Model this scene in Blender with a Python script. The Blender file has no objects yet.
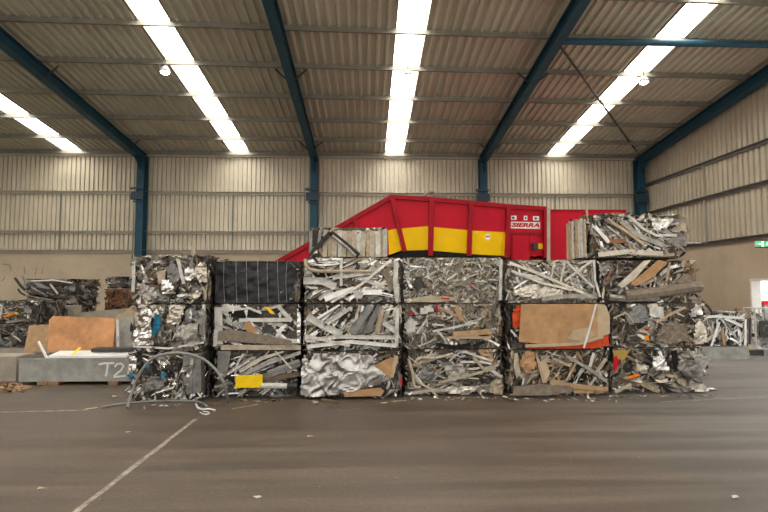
import bpy, math, random
from mathutils import Vector, Matrix, noise

SC = bpy.context.scene
COL = SC.collection
PI = math.pi

# ------------------------------------------------------------------ camera
F = 512.0                      # focal length in pixels of a 768 px wide frame (24 mm on 36 mm)
CAM = Vector((0, 0, 1.75))
YAW = math.atan(16 / 512.0)
PITCH = math.atan(32 / 512.0)
cd = bpy.data.cameras.new('camera')
cd.lens = 24.0
cd.sensor_width = 36.0
cd.clip_end = 500
cam = bpy.data.objects.new('camera', cd)
COL.objects.link(cam)
cam.location = CAM
cam.rotation_euler = (PI / 2 + PITCH, 0, -YAW)
SC.camera = cam
_R = Matrix.Rotation(-YAW, 3, 'Z') @ Matrix.Rotation(PI / 2 + PITCH, 3, 'X')


def at(px, py, Y):
    """World point at depth Y seen at pixel (px, py)."""
    d = _R @ Vector(((px - 384) / F, -(py - 256) / F, -1))
    return CAM + d * (Y / d.y)


# ------------------------------------------------------------------ materials
MATS = {}


def nodes_of(name):
    m = bpy.data.materials.new(name)
    m.use_nodes = True
    nt = m.node_tree
    return m, nt, nt.nodes['Principled BSDF']


def mat(name, c, rough=0.6, metal=0.0, var=0.25, scale=9.0, bump=0.0, var2=None, spec=0.5):
    """Principled surface whose colour wanders with object-space noise (dirt, wear)."""
    m, nt, b = nodes_of(name)
    tc = nt.nodes.new('ShaderNodeTexCoord')
    n = nt.nodes.new('ShaderNodeTexNoise')
    n.inputs['Scale'].default_value = scale
    n.inputs['Detail'].default_value = 6
    n.inputs['Roughness'].default_value = 0.65
    nt.links.new(tc.outputs['Object'], n.inputs['Vector'])
    r = nt.nodes.new('ShaderNodeValToRGB')
    r.color_ramp.elements[0].position = 0.32
    r.color_ramp.elements[1].position = 0.68
    lo = var2 if var2 else [x * (1 - var) for x in c]
    hi = [min(1, x * (1 + var * 0.35)) for x in c]
    r.color_ramp.elements[0].color = (*lo, 1)
    r.color_ramp.elements[1].color = (*hi, 1)
    nt.links.new(n.outputs['Fac'], r.inputs['Fac'])
    nt.links.new(r.outputs['Color'], b.inputs['Base Color'])
    b.inputs['Roughness'].default_value = rough
    b.inputs['Metallic'].default_value = metal
    b.inputs['Specular IOR Level'].default_value = spec
    if bump:
        bp = nt.nodes.new('ShaderNodeBump')
        bp.inputs['Strength'].default_value = bump
        bp.inputs['Distance'].default_value = 0.02
        nt.links.new(n.outputs['Fac'], bp.inputs['Height'])
        nt.links.new(bp.outputs['Normal'], b.inputs['Normal'])
    MATS[name] = m
    return m


def emit(name, c, s):
    m, nt, b = nodes_of(name)
    b.inputs['Base Color'].default_value = (*c, 1)
    b.inputs['Emission Color'].default_value = (*c, 1)
    b.inputs['Emission Strength'].default_value = s
    b.inputs['Roughness'].default_value = 0.6
    MATS[name] = m
    return m


# scrap
mat('alu_bright', (0.80, 0.78, 0.745), 0.36, 1.0, 0.3)
mat('alu_warm', (0.68, 0.615, 0.52), 0.42, 0.9, 0.35)
mat('alu_dull', (0.46, 0.43, 0.385), 0.5, 0.85, 0.45)
mat('alu_grey', (0.26, 0.25, 0.235), 0.5, 0.7, 0.45)
mat('foil', (0.74, 0.72, 0.69), 0.27, 1.0, 0.2, 6)
mat('foil_soft', (0.55, 0.53, 0.50), 0.36, 1.0, 0.35, 4)
mat('white_paint', (0.66, 0.64, 0.585), 0.5, 0.0, 0.35)
mat('cream_paint', (0.49, 0.405, 0.285), 0.6, 0.0, 0.4)
mat('pale_slat', (0.57, 0.48, 0.35), 0.7, 0.0, 0.4, 14)
mat('grey_paint', (0.27, 0.27, 0.265), 0.5, 0.1, 0.4)
mat('steel_dark', (0.060, 0.056, 0.050), 0.55, 0.2, 0.5, spec=0.3)
mat('dark_bar', (0.055, 0.050, 0.043), 0.7, 0.0, 0.5, 14, spec=0.15)
mat('rubber_and_gap_black', (0.014, 0.014, 0.013), 0.65, 0.0, 0.4, spec=0.15)  # rubber, and also the painted shade of gaps in the bales
mat('brown_dirt', (0.17, 0.115, 0.07), 0.8, 0.0, 0.5)
mat('wood_tan', (0.47, 0.30, 0.16), 0.75, 0.0, 0.3, 12)
mat('wood_grey', (0.25, 0.20, 0.15), 0.8, 0.0, 0.4, 12)
mat('rust', (0.30, 0.14, 0.07), 0.85, 0.0, 0.5)
mat('cardboard', (0.49, 0.29, 0.145), 0.8, 0.0, 0.28, 5, 0.15, spec=0.2)
mat('cardboard_pale', (0.52, 0.40, 0.26), 0.8, 0.0, 0.25, 5)
mat('orange_plastic', (0.66, 0.075, 0.018), 0.5, 0.0, 0.25, spec=0.2)
mat('red_cloth', (0.58, 0.01, 0.02), 0.7, 0.0, 0.2, spec=0.15)
mat('yellow_paint', (0.98, 0.64, 0.010), 0.5, 0.0, 0.12, spec=0.2)
mat('yellow_olive', (0.42, 0.28, 0.05), 0.5, 0.0, 0.3)
mat('orange_paint', (0.9, 0.25, 0.01), 0.5, 0.0, 0.15, spec=0.2)
mat('blue_foil', (0.012, 0.20, 0.34), 0.32, 0.3, 0.4)
mat('black_film', (0.012, 0.012, 0.015), 0.36, 0.0, 0.3, 7, 0.7, spec=0.38)
mat('wire_grey', (0.35, 0.36, 0.38), 0.4, 0.8, 0.2)
mat('strap_white', (0.72, 0.72, 0.70), 0.4, 0.0, 0.1)
mat('plywood', (0.60, 0.30, 0.14), 0.7, 0.0, 0.40, 2.6, spec=0.2)
mat('plywood_edge', (0.52, 0.33, 0.17), 0.7, 0.0, 0.2, 20)
mat('conduit', (0.26, 0.265, 0.25), 0.45, 0.2, 0.25)
mat('core', (0.20, 0.175, 0.14), 0.7, 0.2, 0.75, 34, 0.9, var2=(0.014, 0.012, 0.010), spec=0.2)
mat('core_light', (0.42, 0.38, 0.31), 0.7, 0.2, 0.75, 40, 0.9, var2=(0.06, 0.052, 0.042), spec=0.2)
# building
mat('yard_concrete', (0.46, 0.42, 0.36), 0.9, 0.0, 0.2, 0.5)
mat('clad_wall', (0.60, 0.545, 0.425), 0.5, 0.05, 0.14, 0.9)
mat('clad_roof', (0.60, 0.595, 0.50), 0.5, 0.0, 0.12, 0.8)
mat('galv', (0.48, 0.45, 0.38), 0.5, 0.1, 0.2, 3)
mat('galv_purlin', (0.25, 0.24, 0.205), 0.5, 0.15, 0.25, 3)
mat('galv_dark', (0.20, 0.20, 0.19), 0.5, 0.2, 0.2, 3)
mat('blue_steel', (0.022, 0.080, 0.125), 0.5, 0.0, 0.25, 2.5, spec=0.25)
mat('blue_dark', (0.018, 0.045, 0.075), 0.5, 0.1, 0.2, 2.5)
mat('red_machine', (0.57, 0.004, 0.022), 0.45, 0.0, 0.16, 1.6, spec=0.18)
mat('red_trim', (0.37, 0.004, 0.014), 0.45, 0.0, 0.2, 2, spec=0.18)
mat('yellow_machine', (1.0, 0.60, 0.002), 0.5, 0.0, 0.10, 2, spec=0.15)
mat('grey_steel', (0.36, 0.355, 0.32), 0.6, 0.0, 0.35, 4, 0.1, spec=0.3)
mat('white_sheet', (0.84, 0.84, 0.82), 0.4, 0.0, 0.1)
mat('chalk', (0.80, 0.80, 0.78), 0.8, 0.0, 0.15, 20)
mat('concrete_block', (0.36, 0.32, 0.26), 0.85, 0.0, 0.25, 4, 0.2)
mat('timber', (0.30, 0.17, 0.09), 0.8, 0.0, 0.3, 10)
mat('sign_green', (0.0, 0.42, 0.14), 0.4, 0.0, 0.05)
mat('line_paint', (0.36, 0.315, 0.255), 0.8, 0.0, 0.6, 12)
emit('skylight_glow', (1.0, 0.955, 0.88), 10.0)
emit('lamp_glow', (1.0, 0.96, 0.88), 22.0)
emit('exit_green', (0.02, 0.62, 0.22), 0.45)
emit('exit_white', (0.9, 1.0, 0.92), 0.7)


def concrete_wall_material():
    m, nt, b = nodes_of('concrete_wall')
    L = nt.links.new
    g = nt.nodes.new('ShaderNodeNewGeometry')
    n1 = nt.nodes.new('ShaderNodeTexNoise')
    n1.inputs['Scale'].default_value = 0.7
    n1.inputs['Detail'].default_value = 8
    n1.inputs['Roughness'].default_value = 0.7
    L(g.outputs['Position'], n1.inputs['Vector'])
    r = nt.nodes.new('ShaderNodeValToRGB')
    r.color_ramp.elements[0].position = 0.3
    r.color_ramp.elements[1].position = 0.7
    r.color_ramp.elements[0].color = (0.43, 0.35, 0.245, 1)
    r.color_ramp.elements[1].color = (0.58, 0.49, 0.36, 1)
    L(n1.outputs['Fac'], r.inputs['Fac'])
    L(r.outputs['Color'], b.inputs['Base Color'])
    b.inputs['Roughness'].default_value = 0.85
    MATS['concrete_wall'] = m


def floor_material():
    m, nt, b = nodes_of('yard_floor')
    L = nt.links.new
    g = nt.nodes.new('ShaderNodeNewGeometry')

    def noise_tex(scale, detail, vec, rough=0.65):
        n = nt.nodes.new('ShaderNodeTexNoise')
        n.inputs['Scale'].default_value = scale
        n.inputs['Detail'].default_value = detail
        n.inputs['Roughness'].default_value = rough
        L(vec, n.inputs['Vector'])
        return n

    def ramp(src, p0, p1, c0, c1):
        r = nt.nodes.new('ShaderNodeValToRGB')
        r.color_ramp.elements[0].position = p0
        r.color_ramp.elements[1].position = p1
        r.color_ramp.elements[0].color = (*c0, 1)
        r.color_ramp.elements[1].color = (*c1, 1)
        L(src, r.inputs['Fac'])
        return r

    def mix(mode, fac, a, c):
        x = nt.nodes.new('ShaderNodeMix')
        x.data_type = 'RGBA'
        x.blend_type = mode
        if isinstance(fac, float):
            x.inputs['Factor'].default_value = fac
        else:
            L(fac, x.inputs['Factor'])
        L(a, x.inputs[6])
        L(c, x.inputs[7])
        return x.outputs[2]

    pos = g.outputs['Position']
    big = noise_tex(0.35, 5, pos)
    base = ramp(big.outputs['Fac'], 0.3, 0.7, (0.092, 0.068, 0.049), (0.140, 0.109, 0.082))
    # sweeping tyre streaks: long thin bands turning around a point off to the right
    mp = nt.nodes.new('ShaderNodeMapping')
    mp.inputs['Rotation'].default_value = (0, 0, math.radians(8))
    mp.inputs['Scale'].default_value = (0.10, 1.9, 1)
    L(pos, mp.inputs['Vector'])
    st = noise_tex(1.9, 7, mp.outputs['Vector'], 0.62)
    streak = ramp(st.outputs['Fac'], 0.42, 0.62, (0.58, 0.56, 0.54), (1.18, 1.17, 1.15))
    c = mix('MULTIPLY', 0.75, base.outputs['Color'], streak.outputs['Color'])
    fine = noise_tex(26, 7, pos, 0.75)
    fr = ramp(fine.outputs['Fac'], 0.3, 0.72, (0.58, 0.56, 0.54), (1.38, 1.36, 1.33))
    c = mix('MULTIPLY', 0.7, c, fr.outputs['Color'])
    # pale grit specks
    vo = nt.nodes.new('ShaderNodeTexVoronoi')
    vo.inputs['Scale'].default_value = 3.2
    L(pos, vo.inputs['Vector'])
    sp = ramp(vo.outputs['Distance'], 0.022, 0.034, (0.42, 0.38, 0.33), (0, 0, 0))
    c = mix('ADD', 0.6, c, sp.outputs['Color'])
    # lighter and greyer to the right: doorway daylight painted into the colour
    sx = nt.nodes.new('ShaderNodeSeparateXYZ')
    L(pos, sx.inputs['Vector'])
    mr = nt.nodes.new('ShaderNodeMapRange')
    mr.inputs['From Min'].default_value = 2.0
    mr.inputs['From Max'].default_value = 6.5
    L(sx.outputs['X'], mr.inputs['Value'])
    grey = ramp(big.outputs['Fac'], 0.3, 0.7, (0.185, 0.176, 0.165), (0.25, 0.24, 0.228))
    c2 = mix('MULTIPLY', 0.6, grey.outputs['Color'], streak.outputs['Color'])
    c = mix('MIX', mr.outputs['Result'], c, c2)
    L(c, b.inputs['Base Color'])
    rr = ramp(st.outputs['Fac'], 0.35, 0.7, (0.48, 0.48, 0.48), (0.72, 0.72, 0.72))
    L(rr.outputs['Color'], b.inputs['Roughness'])
    bp = nt.nodes.new('ShaderNodeBump')
    bp.inputs['Strength'].default_value = 0.25
    bp.inputs['Distance'].default_value = 0.01
    L(fine.outputs['Fac'], bp.inputs['Height'])
    L(bp.outputs['Normal'], b.inputs['Normal'])
    MATS['yard_floor'] = m


concrete_wall_material()
floor_material()


# ------------------------------------------------------------------ mesh builder
class MB:
    def __init__(self):
        self.v, self.f, self.m, self.slots = [], [], [], []

    def slot(self, name):
        if name not in self.slots:
            self.slots.append(name)
        return self.slots.index(name)

    def add(self, verts, faces, mname):
        b, s = len(self.v), self.slot(mname)
        self.v += [Vector(p) for p in verts]
        for f in faces:
            self.f.append([b + i for i in f])
            self.m.append(s)

    def box(self, lo, hi, mname):
        x0, y0, z0 = lo
        x1, y1, z1 = hi
        self.add([(x0, y0, z0), (x1, y0, z0), (x1, y1, z0), (x0, y1, z0), (x0, y0, z1), (x1, y0, z1), (x1, y1, z1), (x0, y1, z1)],
                 [(0, 3, 2, 1), (4, 5, 6, 7), (0, 1, 5, 4), (1, 2, 6, 5), (2, 3, 7, 6), (3, 0, 4, 7)], mname)

    def prism(self, poly, off, mname):
        """Polygon (world points) extruded by the vector off."""
        off = Vector(off)
        n = len(poly)
        p = [Vector(q) for q in poly]
        self.add(p + [q + off for q in p],
                 [list(range(n))[::-1], list(range(n, 2 * n))] + [(i, (i + 1) % n, n + (i + 1) % n, n + i) for i in range(n)], mname)

    def sweep(self, pts, prof, up, mname):
        pts = [Vector(p) for p in pts]
        up = Vector(up)
        n, k, vs, fs = len(pts), len(prof), [], []
        for i, p in enumerate(pts):
            t = (pts[min(i + 1, n - 1)] - pts[max(i - 1, 0)])
            if t.length < 1e-6:
                t = Vector((1, 0, 0))
            t.normalize()
            s = t.cross(up)
            if s.length < 1e-3:
                s = t.cross(Vector((0.31, 0.2, 0.93)))
            s.normalize()
            w = s.cross(t)
            for a, c in prof:
                vs.append(p + s * a + w * c)
        for i in range(n - 1):
            for j in range(k):
                j2 = (j + 1) % k
                fs.append((i * k + j, i * k + j2, (i + 1) * k + j2, (i + 1) * k + j))
        fs.append(tuple(range(k))[::-1])
        fs.append(tuple((n - 1) * k + j for j in range(k)))
        self.add(vs, fs, mname)

    def tube(self, pts, r, mname, k=8, up=(0, 0.2, 1)):
        self.sweep(pts, [(r * math.cos(2 * PI * j / k), r * math.sin(2 * PI * j / k)) for j in range(k)], up, mname)

    def bar(self, p0, p1, w, t, up, mname):
        self.sweep([p0, p1], [(-w / 2, -t / 2), (w / 2, -t / 2), (w / 2, t / 2), (-w / 2, t / 2)], up, mname)

    def sheet(self, c, u, v, su, sv, nu, nv, amp, rg, mname, creases=4, jit=0.22):
        c, u, v = Vector(c), Vector(u).normalized(), Vector(v).normalized()
        n = u.cross(v)
        cr = []
        for _ in range(creases):
            a = rg.uniform(0, PI)
            cr.append((math.cos(a), math.sin(a), rg.uniform(-0.35, 0.35), rg.choice((-1, 1)) * rg.uniform(0.5, 1)))
        tpr, shr = rg.uniform(-.9, .9), rg.uniform(-.5, .5)
        vs, fs = [], []
        for j in range(nv + 1):
            for i in range(nu + 1):
                a, b = i / nu - 0.5, j / nv - 0.5
                d = sum(w * (abs(ca * a + sa * b - o) - 0.2) for ca, sa, o, w in cr) * amp + rg.uniform(-1, 1) * amp * jit
                ja, jb = rg.uniform(-.3, .3) / nu, rg.uniform(-.3, .3) / nv
                vs.append(c + u * ((a + ja) * (1 + tpr * b) + shr * b) * su + v * (b + jb) * sv + n * d)
        for j in range(nv):
            for i in range(nu):
                q = j * (nu + 1) + i
                if (i + j) % 2:
                    fs += [(q, q + 1, q + nu + 2), (q, q + nu + 2, q + nu + 1)]
                else:
                    fs += [(q, q + 1, q + nu + 1), (q + 1, q + nu + 2, q + nu + 1)]
        self.add(vs, fs, mname)

    def crumple(self, c, su, sv, amp, rg, mname, n=0.0, freq=4.0, slope=0.0, outline=None, cell=0.028):
        """Creased sheet in the XZ plane facing -Y, cut to an irregular outline (or one given in local x, z)."""
        c = Vector(c)
        if outline is None:
            k = rg.randint(4, 6)
            outline = []
            for i in range(k):
                a = 2 * PI * (i + .5 + rg.uniform(-.3, .3)) / k
                ca, sa = math.cos(a), math.sin(a)
                r = rg.uniform(.72, 1.12) / max(abs(ca), abs(sa)) ** .9
                outline.append((c.x + ca * r * su / 2, c.z + sa * r * sv / 2))
        xs, zs = [p[0] for p in outline], [p[1] for p in outline]
        x0, x1, z0, z1 = min(xs), max(xs), min(zs), max(zs)

        def inside(x, z):
            r = False
            for i in range(len(outline)):
                (ax, az), (bx, bz) = outline[i], outline[i - 1]
                if (az > z) != (bz > z) and x < (bx - ax) * (z - az) / (bz - az) + ax:
                    r = not r
            return r
        nu, nv = max(4, int((x1 - x0) / cell)), max(4, int((z1 - z0) / cell))
        off = Vector((rg.uniform(0, 90), rg.uniform(0, 90), rg.uniform(0, 90)))
        vs, fs = [], []
        for j in range(nv + 1):
            for i in range(nu + 1):
                x, z = x0 + (x1 - x0) * i / nu, z0 + (z1 - z0) * j / nv
                q = Vector((x * freq, z * freq, 0)) + off
                q += Vector((noise.noise(q * 1.7), noise.noise(q * 1.7 + Vector((7, 3, 1))), 0)) * .5
                d = (1 - 2 * abs(noise.noise(q))) * .6 + (1 - 2 * abs(noise.noise(q * 2.3))) * .28 + noise.noise(q * .5) * .6
                vs.append(Vector((x, c.y - n - d * amp + slope * (x - c.x), z)))
        for j in range(nv):
            for i in range(nu):
                if inside(x0 + (x1 - x0) * (i + .5) / nu, z0 + (z1 - z0) * (j + .5) / nv):
                    q = j * (nu + 1) + i
                    fs += [(q, q + 1, q + nu + 2), (q, q + nu + 2, q + nu + 1)]
        used = sorted({i for f in fs for i in f})
        mp = {u: i for i, u in enumerate(used)}
        # front and back skins, so that the sheet has a thickness
        m_ = len(used)
        self.add([vs[u] for u in used] + [vs[u] + Vector((0, .006, 0)) for u in used],
                 [tuple(mp[i] for i in f) for f in fs] + [tuple(mp[i] + m_ for i in f[::-1]) for f in fs], mname)

    def clamp(self, lo, hi):
        for p in self.v:
            for i in range(3):
                p[i] = min(hi[i], max(lo[i], p[i]))

    def build(self, name, parent=None, smooth=False, loc=None):
        me = bpy.data.meshes.new(name)
        me.from_pydata([tuple(p) for p in self.v], [], self.f)
        for s in self.slots:
            me.materials.append(MATS[s])
        me.polygons.foreach_set('material_index', self.m)
        if smooth:
            me.polygons.foreach_set('use_smooth', [True] * len(self.f))
        me.update()
        o = bpy.data.objects.new(name, me)
        COL.objects.link(o)
        if parent:
            o.parent = parent
        if loc:
            o.location = loc
        return o


def tag(o, label=None, cat=None, group=None, kind=None):
    if label:
        o['label'] = label
    if cat:
        o['category'] = cat
    if group:
        o['group'] = group
    if kind:
        o['kind'] = kind
    return o


def empty(name, loc, label, cat, group=None, rz=0.0):
    o = bpy.data.objects.new(name, None)
    o.empty_display_size = 0.2
    COL.objects.link(o)
    o.location = loc
    o.rotation_euler = (0, 0, rz)
    return tag(o, label, cat, group)


# ------------------------------------------------------------------ building shell
YW = 21.3                                  # inner face of the back wall
XL, XR = -23.5, 11.75                      # side walls
YF = -7.0                                  # open front of the hall
ZP = 3.2                                   # top of the concrete dado


def zroof(Y):                              # level of the purlins
    return 9.75 - 0.115 * Y


def ribs(a0, a1, period=0.25, h=0.075, pans=((0, 0), (0.55, 0), (0.66, 1), (0.89, 1))):
    """Trapezoid sheet profile as (coordinate, offset) pairs."""
    out, a = [], a0
    while a < a1:
        for d, o in pans:
            x = a + d * period
            if x <= a1:
                out.append((x, o * h))
        a += period
    out.append((a1, 0))
    return out


def struct(o):
    return tag(o, kind='structure')


# floor, inside and the yard in front of it
mb = MB()
mb.box((-23.75, -7, -0.3), (12, 21.55, 0), 'yard_floor')
floor = struct(mb.build('floor'))
mb = MB()
mb.box((-60, -60, -0.32), (60, -7.001, -0.02), 'yard_concrete')
mb.box((12.001, -7.001, -0.32), (60, 60, -0.02), 'yard_concrete')
mb.box((-60, -7.001, -0.32), (-23.751, 60, -0.02), 'yard_concrete')
mb.box((-23.751, 21.551, -0.32), (12.001, 60, -0.02), 'yard_concrete')
struct(mb.build('ground_outside'))
mb = MB()


def floor_line(p0, p1, w, name='line_marking', m='line_paint'):
    g = random.Random(3)
    n = 14
    mbl = MB()
    p0, p1 = Vector(p0), Vector(p1)
    d = (p1 - p0).normalized()
    s = Vector((-d.y, d.x, 0))
    L, Rr = [], []
    for i in range(n + 1):
        p = p0.lerp(p1, i / n)
        L.append(p + s * w * g.uniform(0.36, 0.56))
        Rr.append(p - s * w * g.uniform(0.36, 0.56))
    mbl.prism([q + Vector((0, 0, 0.001)) for q in Rr + L[::-1]], (0, 0, 0.002), m)
    return mbl.build(name, floor)


def ground(px, py):
    d = _R @ Vector(((px - 384) / F, -(py - 256) / F, -1))
    return CAM + d * (-CAM.z / d.z)


floor_line(ground(60, 524), ground(196, 419), 0.058)
floor_line(ground(-10, 412.5), ground(88, 410), 0.05)
floor_line(ground(232, 409), ground(258, 404.5), 0.06)
floor_line(ground(696, 363), ground(745, 374), 0.03)
floor_line(ground(660, 402), ground(790, 396), 0.04)

# back wall: concrete dado and ribbed cladding
mb = MB()
mb.box((XL, YW, 0), (XR, YW + 0.25, ZP), 'concrete_wall')
struct(mb.build('wall_back'))
mb = MB()
PAN = ((0, 1), (0.62, 1), (0.68, 0), (0.94, 0))      # broad pans, narrow flutes between them
pr = ribs(XL, XR, 0.185, 0.06, PAN)
ztop = zroof(YW) + 0.12
vs = [(x, YW - o, ZP) for x, o in pr] + [(x, YW - o, ztop) for x, o in pr]
n = len(pr)
mb.add(vs, [(i, i + 1, n + i + 1, n + i) for i in range(n - 1)], 'clad_wall')
struct(mb.build('wall_back_cladding', loc=(0, 0.06, 0)))

# right wall (a tall doorway beyond the frame lights the right-hand side)
DY0, DY1, DZ = 1.0, 13.4, 5.9
mb = MB()
EY0, EY1, EZ = 13.85, 15.4, 2.03
mb.box((XR, DY1, 0), (XR + 0.25, EY0, ZP), 'concrete_wall')
mb.box((XR, EY1, 0), (XR + 0.25, YW + 0.25, ZP), 'concrete_wall')
mb.box((XR, EY0, EZ), (XR + 0.25, EY1, ZP), 'concrete_wall')
mb.box((XR, YF, 0), (XR + 0.25, DY0, ZP), 'concrete_wall')
struct(mb.build('wall_right'))
mb = MB()
pr = ribs(YF, YW, 0.23, 0.06, PAN)
vs, fs = [], []
for y, o in pr:
    zb = DZ if DY0 < y < DY1 else ZP
    vs += [(XR - o, y, zb), (XR - o, y, zroof(y) + 0.12)]
mb.add(vs, [(2 * i, 2 * i + 2, 2 * i + 3, 2 * i + 1) for i in range(len(pr) - 1)], 'clad_wall')
struct(mb.build('wall_right_cladding', loc=(0.06, 0, 0)))
mb = MB()     # frame of the open exit doorway
mb.box((XR - .02, EY1 - .06, 0), (XR + .27, EY1, EZ), 'white_sheet')
mb.box((XR - .02, EY0, 0), (XR + .27, EY0 + .06, EZ), 'white_sheet')
mb.box((XR - .02, EY0 + .06, EZ - .06), (XR + .27, EY1 - .06, EZ), 'white_sheet')
struct(mb.build('door_1'))
# left wall
mb = MB()
mb.box((XL - 0.25, YF, 0), (XL, YW, ZP), 'concrete_wall')
struct(mb.build('wall_left'))
mb = MB()
vs = []
for y, o in pr:
    vs += [(XL + o, y, ZP), (XL + o, y, zroof(y) + 0.12)]
mb.add(vs, [(2 * i, 2 * i + 1, 2 * i + 3, 2 * i + 2) for i in range(len(pr) - 1)], 'clad_wall')
struct(mb.build('wall_left_cladding', loc=(-0.06, 0, 0)))

# roof: ribbed sheets between translucent strips
SKY = [-19.0, -12.15, -5.32, 1.10, 7.95]
SW = 0.76
edges = [XL]
for s in SKY:
    edges += [s - SW / 2, s + SW / 2]
edges.append(XR)
mb = MB()
for a, b in zip(edges[0::2], edges[1::2]):
    pr = ribs(a, b)
    n = len(pr)
    vs = [(x, YF, zroof(YF) + 0.14 - o) for x, o in pr] + [(x, YW, zroof(YW) + 0.14 - o) for x, o in pr]
    mb.add(vs, [(i, n + i, n + i + 1, i + 1) for i in range(n - 1)], 'clad_roof')
    # outer skin, so that the roof has a thickness
    mb.add([(a, YF, zroof(YF) + 0.2), (b, YF, zroof(YF) + 0.2), (b, YW, zroof(YW) + 0.2), (a, YW, zroof(YW) + 0.2)], [(0, 1, 2, 3)], 'clad_roof')
struct(mb.build('ceiling'))
for i, s in enumerate(SKY):
    mb = MB()
    a, b, u = s - SW / 2, s + SW / 2, 0.15     # translucent sheet raised on upstands above the roof
    mb.prism([(a, YF, zroof(YF) + 0.14 + u), (b, YF, zroof(YF) + 0.14 + u), (b, YW, zroof(YW) + 0.14 + u), (a, YW, zroof(YW) + 0.14 + u)], (0, 0, 0.02), 'skylight_glow')
    w = struct(mb.build('window_%d' % (i + 1)))
    for x0, x1 in ((a - .02, a), (b, b + .02)):
        mb = MB()
        mb.prism([(x0, YF, zroof(YF) + 0.08), (x1, YF, zroof(YF) + 0.08), (x1, YW, zroof(YW) + 0.08), (x0, YW, zroof(YW) + 0.08)], (0, 0, 0.085 + u), 'galv')
        mb.build('upstand', w)

# purlins: cold-formed Z sections running the length of the hall
py_ = [21.08, 19.6, 17.92, 16.2, 14.4, 12.66, 11.1, 9.35, 7.6, 5.85, 4.1, 2.35, 0.6, -1.15, -2.9, -4.65, -6.4]
for y in py_:
    mb = MB()
    sk = 0.028 * min(1.0, (21.08 - y) / 8.3)      # the purlins run a touch out of square with the back wall
    rows = []
    for x in (XL, XR):
        yy = y + sk * x
        z = zroof(yy)
        rows.append([(x, yy - .008, z - .08), (x, yy - .008, z + .09), (x, yy + .008, z + .09), (x, yy + .008, z - .08),
                     (x, yy - .065, z - .08), (x, yy, z - .08), (x, yy, z - .07), (x, yy - .065, z - .07)])
    a, b = rows
    mb.prism(a[:4], Vector(b[0]) - Vector(a[0]), 'galv_purlin')
    mb.prism(a[4:], Vector(b[0]) - Vector(a[0]), 'galv_purlin')
    struct(mb.build('roof_purlin'))


def ibeam(mb, p0, p1, up, w, d, m, tf=0.022, tw=0.014):
    """I section: w flange width, d depth along up."""
    a, b = w / 2, d / 2
    prof = [(-a, -b), (a, -b), (a, -b + tf), (tw, -b + tf), (tw, b - tf), (a, b - tf), (a, b), (-a, b), (-a, b - tf), (-tw, b - tf), (-tw, -b + tf), (-a, -b + tf)]
    mb.sweep([p0, p1], prof, up, m)


# portal frames: column at the back wall and a sloping rafter
XC = [-16.4, -9.22, -2.22, 4.78, 11.42]
for k, x in enumerate(XC):
    mb = MB()
    ibeam(mb, (x, YW - 0.32, 0), (x, YW - 0.32, zroof(YW) - 0.12), (0, 1, 0), 0.30, 0.42, 'blue_steel')
    col_ = struct(mb.build('steel_column'))
    mb = MB()
    mb.box((x - 0.3, YW - 0.66, 5.30), (x + 0.2, YW - 0.535, 5.62), 'blue_dark')
    mb.box((x - 0.34, YW - 0.62, 5.72), (x + 0.18, YW - 0.535, 5.80), 'blue_dark')
    mb.box((x - 0.22, YW - 0.60, 5.20), (x + 0.16, YW - 0.535, 5.26), 'blue_dark')
    mb.build('splice_bracket', col_)
    mb = MB()
    off = -0.27
    p0 = Vector((x, YW - 0.1, zroof(YW - 0.1) + off))
    p1 = Vector((x, YF, zroof(YF) + off))
    ibeam(mb, p0, p1, (0, 0, 1), 0.25, 0.35, 'blue_steel')
    raf = struct(mb.build('roof_rafter'))
    mb = MB()      # haunch under the knee
    q = [(x - 0.012, YW - 0.53, zroof(YW) - 0.8), (x - 0.012, YW - 0.53, zroof(YW) - 0.4), (x - 0.012, YW - 1.2, zroof(YW - 1.2) - 0.42)]
    mb.prism(q, (0.024, 0, 0), 'blue_steel')
    mb.build('haunch', raf)
    for y in (19.6, 14.4, 9.35, 4.1):
        if k == 4:
            continue
        for s in (-1, 1):
            mb = MB()
            mb.bar((x + s * 0.06, y, zroof(y) - 0.44), (x + s * 0.45, y, zroof(y) - 0.08), 0.05, 0.006, (0, 1, 0), 'steel_dark')
            mb.build('fly_brace', raf)

# tie beam and bracing rod in the right-hand bay
mb = MB()
pa, pb = at(563, 40.5, 12.45), at(775, 45.5, 12.45)
zz = (pa.z + pb.z) / 2
mb.tube([(XC[3], 12.45, zz), (XC[4], 12.45, zz)], 0.085, 'blue_steel', 12)
struct(mb.build('tie_beam'))
mb = MB()
mb.tube([at(560, 46, 12.6), at(637, 152, 20.9)], 0.035, 'steel_dark', 8)
struct(mb.build('bracing_rod'))

# girts
def girt(p0, p1, w=(0, -1, 0), m='galv'):
    mb = MB()
    w = Vector(w)
    p0, p1 = Vector(p0), Vector(p1)
    up = Vector((0, 0, 1))
    mb.prism([p0 - up * 0.06, p0 + up * 0.06, p1 + up * 0.06, p1 - up * 0.06], w * 0.016, m)
    mb.prism([p0 + up * 0.048, p0 + up * 0.06, p1 + up * 0.06, p1 + up * 0.048], w * 0.12, m)
    mb.prism([p0 - up * 0.06, p0 - up * 0.048, p1 - up * 0.048, p1 - up * 0.06], w * 0.06, m)
    return struct(mb.build('wall_girt'))


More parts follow.
